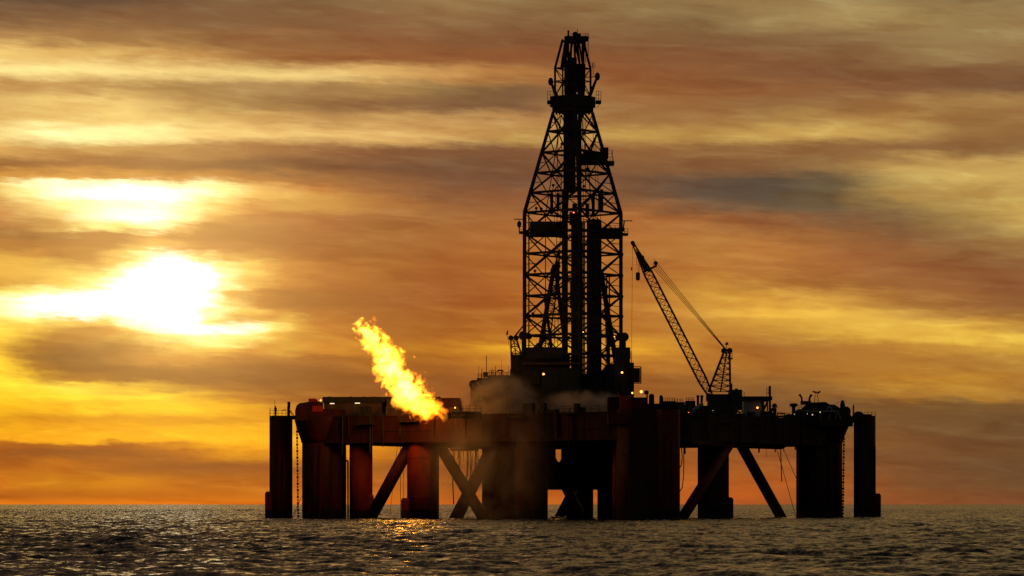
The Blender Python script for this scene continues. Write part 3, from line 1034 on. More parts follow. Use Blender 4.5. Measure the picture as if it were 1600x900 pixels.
wh = thing('winch_house', W(1285, 658, 12), 'sloped pale grey winch house on the right deck corner', 'winch house')
prof = [(1248, 658), (1250, 641), (1258, 633), (1264, 629), (1290, 628), (1297, 632), (1304, 632), (1312, 637), (1322, 637), (1326, 642), (1330, 650), (1330, 658)]
n = len(prof)
b = MB()
b.add([W(x, y, 9) for x, y in prof] + [W(x, y, 22) for x, y in prof], [tuple(range(n)), tuple(range(n, 2 * n))[::-1]] + [(i, n + i, n + (i + 1) % n, (i + 1) % n) for i in range(n)])
b.build('shell', M['steel'], wh)
b = MB(); b.box(W(1225, 666, 6), W(1330, 655, 9.2)); b.build('deck_edge', M['hull_dark'], wh)
b = MB(); b.box(W(1224, 658, 5.8), W(1241, 649, 6.2)); b.build('red_panel', M['red'], wh)
b = MB(); b.box(W(1243, 643.3, 7), W(1304, 642.3, 9)); b.build('walkway', M['pale'], wh)
b = MB(); b.rail([W(1248, 642, 7), W(1258, 642, 7)], 1.0, .6, .04, 2); b.build('railing', M['steel'], wh)
b = MB()
b.path([W(1253, 627, 12), W(1252.6, 621, 12), W(1249.5, 617, 12)], .2); b.tube(W(1249.8, 617.3, 12), W(1248.8, 616.2, 12), .28)
b.build('exhaust_horn', M['steel'], wh)
b = MB()
b.path([W(1264.5, 628, 12), W(1265, 621, 12), W(1267.5, 617.5, 12)], .22); b.tube(W(1267.3, 617.8, 12), W(1268, 616.6, 12), .3)
b.build('exhaust_horn', M['steel'], wh)
b = MB(); b.box(W(1252, 632, 11), W(1266, 627, 13)); b.build('exhaust_plinth', M['steel'], wh)
b = MB(); b.lathe(W(1316.5, 637, 12), [(.5, 0), (.5, .7), (.3, 1.3), (.15, 1.5)], 12); b.tube(W(1316.5, 637, 12), W(1315, 627, 12), .3, .22, n=8); b.build('fairlead_post', M['steel'], wh)
b = MB(); b.ball(W(1322, 643, 10), .95, 1.1, 14); b.build('windlass_drum', M['steel'], wh)
MB().tube(W(1307, 633, 12), W(1310, 627, 12), .05, n=4).build('aerial', M['steel'], wh)
# pale hoses slung over the winch house
for pts in ([(1283, 657), (1281, 648), (1285, 646)], [(1292, 640), (1296, 635), (1300, 638), (1299, 646), (1295, 652), (1297, 658)],
            [(1302, 645), (1305, 641), (1308, 646), (1305, 653), (1303, 658)], [(1309, 640), (1311, 648), (1314, 656), (1319, 660)]):
    MB().path([W(x, y, 8.6) for x, y in pts], .14, n=6).build('slung_hose', M['pale'], wh)
t = thing('floodlight_tower', W(1275.5, 628, 13), 'small lattice tower with two tilted floodlights on winch house roof', 'floodlight tower')
b = MB()
for x0, x1 in ((1272.5, 1273.8), (1279, 1277.2)):
    for Yq in (12.6, 13.4):
        b.tube(W(x0, 629, Yq), W(x1, 615, Yq), .05, n=4)
for y in (625, 620, 615):
    b.tube(W(1272.8, y, 12.6), W(1278.4, y, 12.6), .04, n=4)
b.build('tower', M['steel'], t)
b = MB(); b.tube(W(1269.5, 611.8, 13), W(1276.5, 613.3, 13), .14, .2, n=8); b.build('lamp_head', M['steel'], t)
b = MB(); b.tube(W(1277.5, 614, 13), W(1282, 611.5, 13), .22, .16, n=8); b.build('lamp_head', M['steel'], t)

# equipment on top of the two outer columns
t = thing('signal_post', W(430.5, 650, -3), 'slim post with a whip aerial on the left outer column', 'signal post')
b = MB(); b.lathe(W(430.5, 650, -3), [(.18, 0), (.2, .9), (.26, 1.0), (.26, 1.5), (.12, 1.7), (.1, 2.0)], 10); b.build('post', M['steel'], t)
MB().tube(W(429, 640, -3), W(429, 625, -3), .03, n=4).build('aerial', M['steel'], t)
t = thing('beacon_box', W(451, 650, -4), 'tall square navigation beacon on the left outer column', 'beacon')
b = MB(); b.box(W(449, 636, -4.5), W(453.8, 628, -3.5)); b.build('lamp_box', M['steel'], t)
b = MB(); b.tube(W(451, 650, -4), W(451, 636, -4), .3, n=8); b.box(W(449.2, 636.6, -4.4), W(453.6, 636.1, -3.6)); b.build('post', M['steel'], t)
b = MB(); b.tube(W(452, 641, -4), W(459, 649, -4), .1, n=5); b.tube(W(447, 640, -4), W(441, 641.5, -4), .07); b.build('strut', M['steel'], t)
t = thing('striped_beacon', W(1333.5, 651, 10), 'red and white striped beacon beside the right outer column', 'beacon')
for i, (y0, y1, mm) in enumerate(((651, 647.5, 'red'), (647.5, 645, 'white'), (645, 641, 'steel'), (641, 639, 'white'), (639, 632.5, 'red'))):
    MB().lathe(W(1333.5, y0, 10), [(.16 if i < 4 else .19, 0), (.16 if i < 4 else .12, (y0 - y1) * m_per_px(10))], 10).build('band', M[mm], t)
t = thing('windlass', W(1345, 652, 11), 'humped winch machinery capping the right outer column', 'winch')
b = MB(); b.lathe(W(1341, 652, 11), [(1.15, -1), (1.15, 1)], 20, 'y'); b.build('drum', M['steel'], t)
b = MB(); b.box(W(1350, 652, 10), W(1360, 647.6, 12)); b.build('motor', M['steel'], t)
b = MB(); b.path([W(1335, 647, 9.5), W(1338, 644, 9.5), W(1342, 643.3, 9.5), W(1347, 646, 9.5)], .1); b.build('guard_pipe', M['steel'], t)


# ------------------------------------------------------------------ lamps
def lamp_proto(mat, name='work_lamp'):
    t = thing(name, (0, 0, 0), 'x', 'lamp')
    b = MB(); b.lathe((0, .28, 0), [(.22, -.12), (.3, 0), (.24, .22), (.1, .3)], 12, 'y'); b.build('housing', M['steel'], t)
    b = MB(); b.lathe((0, 0, 0), [(.05, -.14), (.2, -.08), (.27, 0), (.27, .15)], 12, 'y'); b.build('lens', M[mat], t)
    return t


protos = {}
def lamp(px, py, Y, label, mat='lamp_w', sc=1.0):
    if mat not in protos:
        protos[mat] = lamp_proto(mat); o = protos[mat]
    else:
        o = copy_tree(protos[mat])
    sc *= .75; o.location = W(px, py, Y); o.scale = (sc, sc, sc)
    tag(o, label, 'lamp', 'lit work lamps around the rig')


lamp(501, 625.5, -12, 'glowing lamp at the top left corner of the cabin block roof', sc=.75)
lamp(587.5, 664, -15, 'lower left of two glowing lamps under the cabin block walkway', sc=.6)
lamp(590.3, 662, -15, 'upper right of two glowing lamps under the cabin block walkway', sc=.65)
lamp(711, 637, -34.2, 'glowing lamp on the railing of the flare boom', sc=.7)
lamp(849.3, 584.5, -8.8, 'glowing lamp on the left wall of the drill floor house', sc=1.0)
lamp(972, 582, -5.6, 'glowing lamp on the right wall of the drill floor house', sc=1.0)
lamp(1002, 612, -46, 'big bright lamp beside the square hooded post', sc=1.25)
lamp(988, 614, -47, 'flat glowing lamp just right of the tall red tank lid', sc=.8)
lamp(1062.5, 645.5, -37.5, 'small glowing lamp below the racks at the front corner', 'lamp_d', .7)
lamp(1183.5, 637, -6.5, 'glowing lamp on the side of the pale container', sc=.9)
lamp(856, 708, 1.5, 'glowing lamp hanging in the dark moonpool frame', 'lamp_d', .8)
lamp(911, 519, dY - 4, 'glowing lamp inside the derrick foot beside the pipe stand', 'lamp_w', .7)
lamp(960, 526, -4.5, 'glowing lamp next to the right sheave at derrick foot', 'lamp_d', .6)
lamp(896.3, 332, dY - 3.6, 'red lamp on top of the travelling block in the derrick', 'lamp_r', .65)
lamp(1076, 645, -37, 'tiny red lamp below the pale chute', 'lamp_r', .5)
for px, py, Y, lab, sc in ((1241, 647.5, 5.4, 'small white lamp right of the red panel on the winch house', .5), (1261.5, 646.5, 6.5, 'faint white lamp midway on the winch house walkway', .4),
                           (1269.5, 648, 6.5, 'slanted white lamp right of middle on winch house walkway', .55), (1281.5, 644, 6.5, 'rightmost white lamp on the winch house walkway', .55),
                           (1207, 643.5, -1.5, 'small white lamp under the small round winch drum', .4)):
    lamp(px, py, Y, lab, 'lamp_c', sc)


def strip(x0, x1, y, Y, label):
    t = thing('strip_light', W((x0 + x1) / 2, y, Y), label, 'strip light', 'white strip lights')
    b = MB(); b.box(W(x0 - .5, y - 1, Y), W(x1 + .5, y - .2, Y + .4)); b.build('housing', M['steel'], t)
    b = MB(); b.box(W(x0, y - .15, Y - .05), W(x1, y + 1.3, Y + .3)); b.build('tube', M['lamp_c'], t)


strip(515.5, 522.5, 630, YL - .9, 'white strip light under the cabin roof, left one')
strip(554.5, 562.5, 629.4, YL - .9, 'white strip light under the cabin roof, right one')
strip(1107, 1115, 640.3, -8.6, 'short white strip light under the crane house')

# derrick floodlights (unlit silhouettes)
def dflood(px, py, label, k=1):
    t = thing('floodlight', W(px, py + 7, dY - 3), label, 'floodlight', 'unlit floodlights on the derrick girts')
    MB().tube(W(px, py + 8, dY - 3), W(px, py, dY - 3), .07, n=5).build('stalk', M['derrick'], t)
    b = MB(); b.tube(W(px - 1.5 * k, py - 1.2, dY - 3), W(px + 2 * k, py + 1, dY - 3), .22, .34, n=8); b.build('lamp_head', M['derrick'], t)


dflood(837.5, 325.5, 'floodlight on the left end of the girt above the finger board')
dflood(846, 326.5, 'smaller floodlight next to it on the girt above the finger board', -1)
dflood(864, 289.5, 'floodlight on the upper left girt beside the ladder')
dflood(912, 291, 'floodlight right of the guide rail on the upper girt')
dflood(835.5, 423.5, 'lone round floodlight on the left girt below the finger board')
dflood(833, 490, 'floodlight near the derrick left leg above the sheave', -1)
dflood(877.5, 225, 'small floodlight on the girt left of the guide rail near the crown')

# ------------------------------------------------------------------ anchor chains, wires, hoses
def chain(pts, r, label, links=True):
    b = MB()
    pts = [W(*p) for p in pts]
    for a, c in zip(pts, pts[1:]):
        L = (c - a).length; n = max(1, int(L / .62))
        for i in range(n):
            p, q = a.lerp(c, i / n), a.lerp(c, (i + .82) / n)
            if i % 2 == 0:
                b.tube(p + Vector((-.1, 0, 0)), q + Vector((-.1, 0, 0)), r, n=5); b.tube(p + Vector((.1, 0, 0)), q + Vector((.1, 0, 0)), r, n=5)
            else:
                b.tube(p, q, r * 1.3, n=5)
    o = b.build('anchor_chain', M['steel']); rebase(o, pts[0])
    tag(o, label, 'anchor chain', 'anchor chains at the corner columns')


chain([(464, 662, -10), (466, 815, -10)], .11, 'anchor chain between the left outer column and the wide column')
chain([(1319, 664, 14), (1317, 815, 14)], .11, 'anchor chain beside the wide right corner column')


def line(pts, r, name, label, cat, group=None, mat='rope'):
    b = MB().path([W(*p) for p in pts], r, n=5)
    o = b.build(name, M[mat]); rebase(o, W(*pts[0]))
    tag(o, label, cat, group)


line([(457, 809, -6), (471, 776, -8)], .05, 'mooring_wire', 'thin slanting wire at the foot of the left anchor chain', 'wire')
line([(622, 690, -8), (618, 720, -8), (612, 778, -8), (609, 806, -8)], .04, 'mooring_wire', 'thin leaning wire behind the left diagonal brace', 'wire')
line([(625.5, 690, -7), (626, 812, -7)], .05, 'mooring_wire', 'straight thin wire left of the middle column', 'wire')
line([(630.5, 690, -7), (630.5, 778, -7)], .04, 'mooring_wire', 'short thin wire ending on the fender block', 'wire')
line([(1211, 694, 6), (1217, 712, 6), (1243, 806, 8)], .06, 'mooring_wire', 'long wire slanting down to the wide right column foot', 'wire')
line([(1221, 694, 6), (1246, 752, 10)], .06, 'mooring_wire', 'shorter wire slanting from hull to the wide right column', 'wire')
line([(1219.5, 694, 5), (1221.5, 753, 5)], .1, 'drain_pipe', 'straight drain pipe hanging under the right hull', 'pipe', mat='steel')
line([(1197.5, 694, 5), (1197, 715, 5)], .04, 'drain_pipe', 'short thin drain line under the right hull', 'pipe', mat='steel')
line([(1238, 690, 14), (1238, 696, 14)], .1, 'drain_pipe', 'stubby drain pipe beside the wide right column top', 'pipe', mat='steel')
line([(1065, 700, -36), (1066, 716, -36), (1064.5, 727, -36), (1062, 731, -36)], .09, 'hanging_hose', 'short looped hose hanging right of the front corner', 'hose', mat='hose')
line([(1068.5, 698, -35), (1068.5, 720, -35), (1068, 745, -35), (1066, 762, -35), (1062, 768, -35)], .09, 'hanging_hose', 'long looped hose hanging right of the front corner', 'hose', mat='hose')
hr = thing('hose_rack', W(728, 703, -8), 'beam with dangling hoses under the deck behind the crossed braces', 'hose rack')
MB().box(W(703, 704.5, -8.5), W(748, 701, -7.5)).build('beam', M['steel'], hr)
for x, L, w in ((708, 84, .12), (710, 24, .07), (717.5, 40, .07), (719, 30, .06), (716, 14, .09), (730, 54, .1), (731.5, 40, .08), (737.5, 40, .08), (735, 60, .09), (743, 34, .12), (744.5, 50, .08), (747, 28, .07), (724, 18, .06)):
    n = 8
    ph = random.uniform(0, 6)
    MB().path([W(x + math.sin(ph + i * .9) * 0.9 * (i / n), 704 + L * i / n, -8) for i in range(n + 1)], w, n=5).build('hose', M['hose'], hr)

# ------------------------------------------------------------------ flame (volume) and steam
def lumpy_tube(name, spine, mat, n=20, amp=.12, flat=1.0):
    """closed tube round a spine of (point, radius)"""
    vs, fs = [], []
    N = len(spine)
    rnd = random.Random(3)
    for j, (p, r) in enumerate(spine):
        a = spine[min(j + 1, N - 1)][0] - spine[max(j - 1, 0)][0]
        a.normalize()
        u = Vector((a.z, 0, -a.x)).normalized(); v = Vector((0, 1, 0))
        for i in range(n):
            t = 2 * math.pi * i / n
            k = r * (1 + amp * rnd.uniform(-1, 1))
            vs.append(p + u * math.cos(t) * k + v * math.sin(t) * k * flat)
    fs = [(j * n + i, j * n + (i + 1) % n, (j + 1) * n + (i + 1) % n, (j + 1) * n + i) for j in range(N - 1) for i in range(n)]
    fs += [tuple(range(n))[::-1], tuple(range((N - 1) * n, N * n))]
    me = bpy.data.meshes.new(name)
    org = spine[0][0].copy()
    me.from_pydata([tuple(p - org) for p in vs], [], fs)
    me.materials.append(mat)
    o = bpy.data.objects.new(name, me)
    C.objects.link(o)
    o.location = org
    return o


class NB:
    """tiny node-building helper"""
    def __init__(s, nt): s.nt = nt
    def m(s, op, a, b=None, c=None, clamp=False):
        n = s.nt.nodes.new('ShaderNodeMath'); n.operation = op; n.use_clamp = clamp
        for i, x in enumerate((a, b, c)):
            if x is None: continue
            if isinstance(x, (int, float)): n.inputs[i].default_value = x
            else: s.nt.links.new(x, n.inputs[i])
        return n.outputs[0]
    def vm(s, op, a, b=None, scale=None):
        n = s.nt.nodes.new('ShaderNodeVectorMath'); n.operation = op
        for i, x in enumerate((a, b)):
            if x is None: continue
            if isinstance(x, (tuple, list)): n.inputs[i].default_value = x
            else: s.nt.links.new(x, n.inputs[i])
        if scale is not None:
            if isinstance(scale, (int, float)): n.inputs['Scale'].default_value = scale
            else: s.nt.links.new(scale, n.inputs['Scale'])
        return n.outputs['Value'] if op in ('DOT_PRODUCT', 'LENGTH') else n.outputs[0]
    def noise(s, vec, scale, detail=4, rough=.55, out='Fac', dist=0):
        n = s.nt.nodes.new('ShaderNodeTexNoise')
        n.inputs['Scale'].default_value = scale; n.inputs['Detail'].default_value = detail; n.inputs['Roughness'].default_value = rough
        n.inputs['Distortion'].default_value = dist
        s.nt.links.new(vec, n.inputs['Vector'])
        return n.outputs[out]
    def ramp(s, fac, els, interp='LINEAR'):
        n = s.nt.nodes.new('ShaderNodeValToRGB'); r = n.color_ramp; r.interpolation = interp
        while len(r.elements) < len(els): r.elements.new(0.5)
        for e, (p, c) in zip(r.elements, els):
            e.position = p
        for e, (p, c) in zip(r.elements, els):
            e.color = (*c, 1) if len(c) == 3 else c
        s.nt.links.new(fac, n.inputs['Fac'])
        return n.outputs['Color']
    def mr(s, v, a, b, c=0.0, d=1.0, smooth=True):
        n = s.nt.nodes.new('ShaderNodeMapRange'); n.interpolation_type = 'SMOOTHSTEP' if smooth else 'LINEAR'
        s.nt.links.new(v, n.inputs['Value'])
        for k, x in (('From Min', a), ('From Max', b), ('To Min', c), ('To Max', d)):
            n.inputs[k].default_value = x
        return n.outputs['Result']


YF = -33.0
fl_px = [(699, 651, 7), (690, 648, 13), (678, 643, 19), (664, 636, 25), (650, 625, 29), (636, 610, 31), (624, 593, 29), (613, 575, 27), (600, 557, 24), (587, 539, 19), (577, 523, 17), (570, 511, 18), (566, 503, 15), (563, 494, 6)]
sf = m_per_px(YF)
spine = [(W(x, y, YF), r * sf) for x, y, r in fl_px]
A0, A1 = spine[0][0], spine[-1][0]
axis = (A1 - A0); LEN = axis.length; axis.normalize()
side = Vector((axis.z, 0, -axis.x))
fm = bpy.data.materials.new('flame'); fm.use_nodes = True
nt = fm.node_tree; nt.nodes.clear(); B = NB(nt)
out = nt.nodes.new('ShaderNodeOutputMaterial')
tc = nt.nodes.new('ShaderNodeTexCoord')
P0 = tc.outputs['Object']
# turbulence
w1 = B.vm('SUBTRACT', B.noise(P0, .28, 2, .5, 'Color'), (.5, .5, .5))
w2 = B.vm('SUBTRACT', B.noise(P0, 1.0, 4, .65, 'Color'), (.5, .5, .5))
Pw = B.vm('ADD', B.vm('ADD', P0, B.vm('SCALE', w1, scale=4.2)), B.vm('SCALE', w2, scale=2.2))
tt = B.m('DIVIDE', B.vm('DOT_PRODUCT', Pw, tuple(axis)), LEN)
uu = B.vm('DOT_PRODUCT', Pw, tuple(side))
vv = B.vm('DOT_PRODUCT', Pw, (0, 1, 0))
els_o, els_r = [], []
for p, r in spine:
    d = p - A0
    t_ = d.dot(axis) / LEN
    els_o.append((t_, ((d.dot(side) + 10) / 20,) * 3)); els_r.append((t_, (r / 5,) * 3))
off = B.m('MULTIPLY_ADD', B.ramp(tt, els_o), 20, -10)
rad_ = B.m('MULTIPLY', B.ramp(tt, els_r), 5 * .82)
du = B.m('SUBTRACT', uu, off)
dist = B.m('SQRT', B.m('ADD', B.m('MULTIPLY', du, du), B.m('MULTIPLY', vv, vv)))
q = B.m('DIVIDE', dist, B.m('MAXIMUM', rad_, .05))      # 0 core .. 1 edge
nf = B.noise(P0, .6, 5, .55, dist=.6)
body = B.m('SUBTRACT', B.m('ADD', 1.0, B.m('MULTIPLY', B.m('SUBTRACT', nf, .5), B.m('MULTIPLY_ADD', tt, 2.4, 2.8))), q)
dens = B.mr(body, 0.0, .5)
inr = B.m('MULTIPLY', B.mr(tt, -.03, .02), B.mr(tt, .94, 1.02, 1, 0))
dens = B.m('MULTIPLY', dens, inr)
col = B.ramp(B.m('MULTIPLY', body, B.mr(tt, 0.02, .3, .45, 1.0)), [(0, (1, .11, .003)), (.22, (1, .24, .007)), (.55, (1, .44, .022)), (1, (1, .72, .10))])
em = nt.nodes.new('ShaderNodeEmission')
nt.links.new(col, em.inputs['Color'])
nt.links.new(B.m('MULTIPLY', dens, 1.7), em.inputs['Strength'])
nt.links.new(em.outputs[0], out.inputs['Volume'])
fm.cycles.volume_step_rate = .12 if hasattr(fm.cycles, 'volume_step_rate') else 1
flame = lumpy_tube('flare_flame', [(p, r * 1.45 + .35) for p, r in spine], fm, 18, .03)
tag(flame, 'tall bright yellow gas flame leaning left from the flare boom', 'flame')
ld = bpy.data.lights.new('flame_light', 'POINT'); ld.energy = 4000; ld.color = (1, .33, .04); ld.shadow_soft_size = 3.2
lo = bpy.data.objects.new('flame_light', ld); C.objects.link(lo); lo.location = W(628, 612, YF)

# steam
def steam_mat(name, dens, colr, scale, lo_, hi_, aniso=.35):
    m = bpy.data.materials.new(name); m.use_nodes = True
    nt = m.node_tree; nt.nodes.clear(); B = NB(nt)
    out = nt.nodes.new('ShaderNodeOutputMaterial'); g = nt.nodes.new('ShaderNodeNewGeometry'); tc = nt.nodes.new('ShaderNodeTexCoord')
    n = B.noise(g.outputs['Position'], scale, 6, .62, dist=1.1)
    gen = B.vm('SUBTRACT', tc.outputs['Generated'], (.5, .5, .5))
    rr = B.vm('LENGTH', B.vm('MULTIPLY', gen, (2, 2, 2)))
    fade = B.m('POWER', B.mr(rr, .0, .98, 1, 0), 1.25)
    d = B.m('MULTIPLY', B.m('MULTIPLY', B.mr(n, lo_, hi_), fade), dens)
    v = nt.nodes.new('ShaderNodeVolumePrincipled')
    v.inputs['Color'].default_value = (*colr, 1); v.inputs['Anisotropy'].default_value = aniso
    nt.links.new(d, v.inputs['Density'])
    nt.links.new(v.outputs[0], out.inputs['Volume'])
    m.cycles.volume_step_rate = .5
    return m


def blob(name, px0, px1, y0, y1, Y0, Y1, mat, label, cat='steam'):
    a, b_ = W(px0, y1, (Y0 + Y1) / 2), W(px1, y0, (Y0 + Y1) / 2)
    c = (a + b_) / 2; c.y = (Y0 + Y1) / 2
    rx, rz, ry = abs(b_.x - a.x) / 2, abs(b_.z - a.z) / 2, abs(Y1 - Y0) / 2
    m = MB()
    n, k = 20, 12
    vs = []
    m.lathe((0, 0, 0), [(max(1e-3, math.sin(math.pi * j / k)), -math.cos(math.pi * j / k)) for j in range(k + 1)], n)
    m.v = [Vector((c.x + p.x * rx, c.y + p.y * ry, c.z + p.z * rz)) for p in m.v]
    o = m.build(name, mat); rebase(o, c)
    tag(o, label, cat, kind='stuff')
    return o


blob('spray_mist', 630, 895, 575, 870, -60, -38, steam_mat('mist_air', .2, (.85, .68, .58), .11, .36, .72), 'brown veil of spray mist hanging before the left columns', 'mist')
blob('steam_cloud', 700, 862, 574, 690, -37, -12, steam_mat('steam_a', 1.7, (.85, .70, .60), .24, .44, .66), 'pale steam cloud drifting left of the drill floor house')
blob('steam_wisp', 825, 1000, 604, 660, -40, -16, steam_mat('steam_b', 1.2, (.85, .70, .60), .26, .44, .66), 'low steam wisp in front of the drill floor house')

# ------------------------------------------------------------------ sea
def sea():
    rng = np.random.default_rng(11)
    fine = np.linspace(-R(11.5), R(11.5), 660)
    coarse = np.linspace(R(11.5), 2 * math.pi - R(11.5), 62)[1:-1]
    th = np.concatenate([fine, coarse])
    rr = [2.0]
    while rr[-1] < 92: rr.append(rr[-1] * 1.12)
    while rr[-1] < 260: rr.append(rr[-1] + .30)
    while rr[-1] < 640: rr.append(rr[-1] + .0032 * rr[-1])
    while rr[-1] < 1700: rr.append(rr[-1] + 2.1)
    while rr[-1] < 4000: rr.append(rr[-1] * 1.006)
    while rr[-1] < 60000: rr.append(rr[-1] * 1.09)
    rr = np.array(rr)
    dr_ = np.gradient(rr)
    X = (rr[:, None] * np.sin(th)[None]).astype(np.float64); Yw = rr[:, None] * np.cos(th)[None] - DC
    Z = np.zeros_like(X)
    nC = 90
    lam = np.exp(rng.uniform(np.log(.95), np.log(15), nC))
    wd = rng.normal(R(-112), R(38), nC)     # the sea runs across and towards the camera
    slope = 0.23 * np.sqrt(2.0 / nC) * np.where(lam > 7, (7 / lam) ** 1.2, 1.0)
    ph = rng.uniform(0, 6.283, nC)
    nf_ = len(fine)
    Xf, Yf = X[:, :nf_], Yw[:, :nf_]
    dth = fine[1] - fine[0]
    grid = np.maximum(dr_, rr * dth)
    patch = 0.9 + .3 * np.sin(Xf * .045 + 1.3 * np.sin(Yf * .031)) * np.sin(Yf * .027 + 2)
    for l, d, s_, p in zip(lam, wd, slope, ph):
        k = 2 * math.pi / l
        f = np.clip((l / grid - 2.2) / 2.0, 0, 1)
        rows = np.nonzero(f > 0)[0]
        if len(rows) == 0: continue
        arg = k * (Xf[rows] * math.cos(d) + Yf[rows] * math.sin(d)) + p
        w = np.sin(arg)
        Z[rows, :nf_] += (s_ / k) * f[rows][:, None] * (w + .25 * (w * w - .5) * 1.0)
    Z[:, :nf_] *= patch
    taper = np.ones(nf_)
    e = np.minimum(np.arange(nf_), np.arange(nf_)[::-1]) / 12.0
    Z[:, :nf_] *= np.clip(e, 0, 1)[None]
    nr, nc = X.shape
    co = np.stack([X, Yw, Z], -1).reshape(-1, 3)
    i = np.arange(nr - 1)[:, None] * nc; j = np.arange(nc)[None]; j2 = (np.arange(nc) + 1) % nc
    # fan order: angle measured from +Y clockwise -> quads wound to face up
    q = np.stack([i + j, i + nc + j, i + nc + j2, i + j2], -1).reshape(-1, 4)[:, ::-1]
    q = q[:, ::-1]
    me = bpy.data.meshes.new('sea_water')
    me.vertices.add(len(co)); me.vertices.foreach_set('co', co.astype(np.float32).ravel())
    me.loops.add(q.size); me.loops.foreach_set('vertex_index', q.astype(np.int32).ravel())
    me.polygons.add(len(q)); me.polygons.foreach_set('loop_start', (np.arange(len(q)) * 4).astype(np.int32))
    me.update(calc_edges=True)
    me.polygons.foreach_set('use_smooth', np.ones(len(q), dtype=bool))
    if me.polygons[len(q) // 2].normal.z < 0:
        me.flip_normals()
    o = bpy.data.objects.new('sea_water', me); C.objects.link(o)
    tag(o, 'choppy dark sea with gold glints stretching to the horizon', 'sea', kind='structure')
    m = bpy.data.materials.new('sea_surface'); m.use_nodes = True
    nt = m.node_tree; b = nt.nodes['Principled BSDF']; B = NB(nt)
    g = nt.nodes.new('ShaderNodeNewGeometry')
    P = g.outputs['Position']
    mp = nt.nodes.new('ShaderNodeMapping'); mp.inputs['Scale'].default_value = (1, .7, 1); mp.inputs['Rotation'].default_value = (0, 0, R(14))
    nt.links.new(P, mp.inputs['Vector'])
    n1 = B.vm('SUBTRACT', B.noise(mp.outputs[0], 1.4, 4, .6, 'Color'), (.5, .5, .5))
    n2 = B.vm('SUBTRACT', B.noise(mp.outputs[0], 4.5, 3, .6, 'Color'), (.5, .5, .5))
    nn = B.vm('ADD', B.vm('SCALE', n1, scale=1.15), B.vm('SCALE', n2, scale=.6))
    nn = B.vm('ADD', B.vm('MULTIPLY', nn, (1, 1, 0)), (0, -.13, 0))      # wind-sea: faces lean towards -Y
    N = B.vm('NORMALIZE', B.vm('ADD', g.outputs['Normal'], nn))
    b.inputs['Base Color'].default_value = (.010, .012, .014, 1)
    b.inputs['Roughness'].default_value = .10
    b.inputs['IOR'].default_value = 1.333
    nt.links.new(N, b.inputs['Normal'])
    me.materials.append(m)


sea()

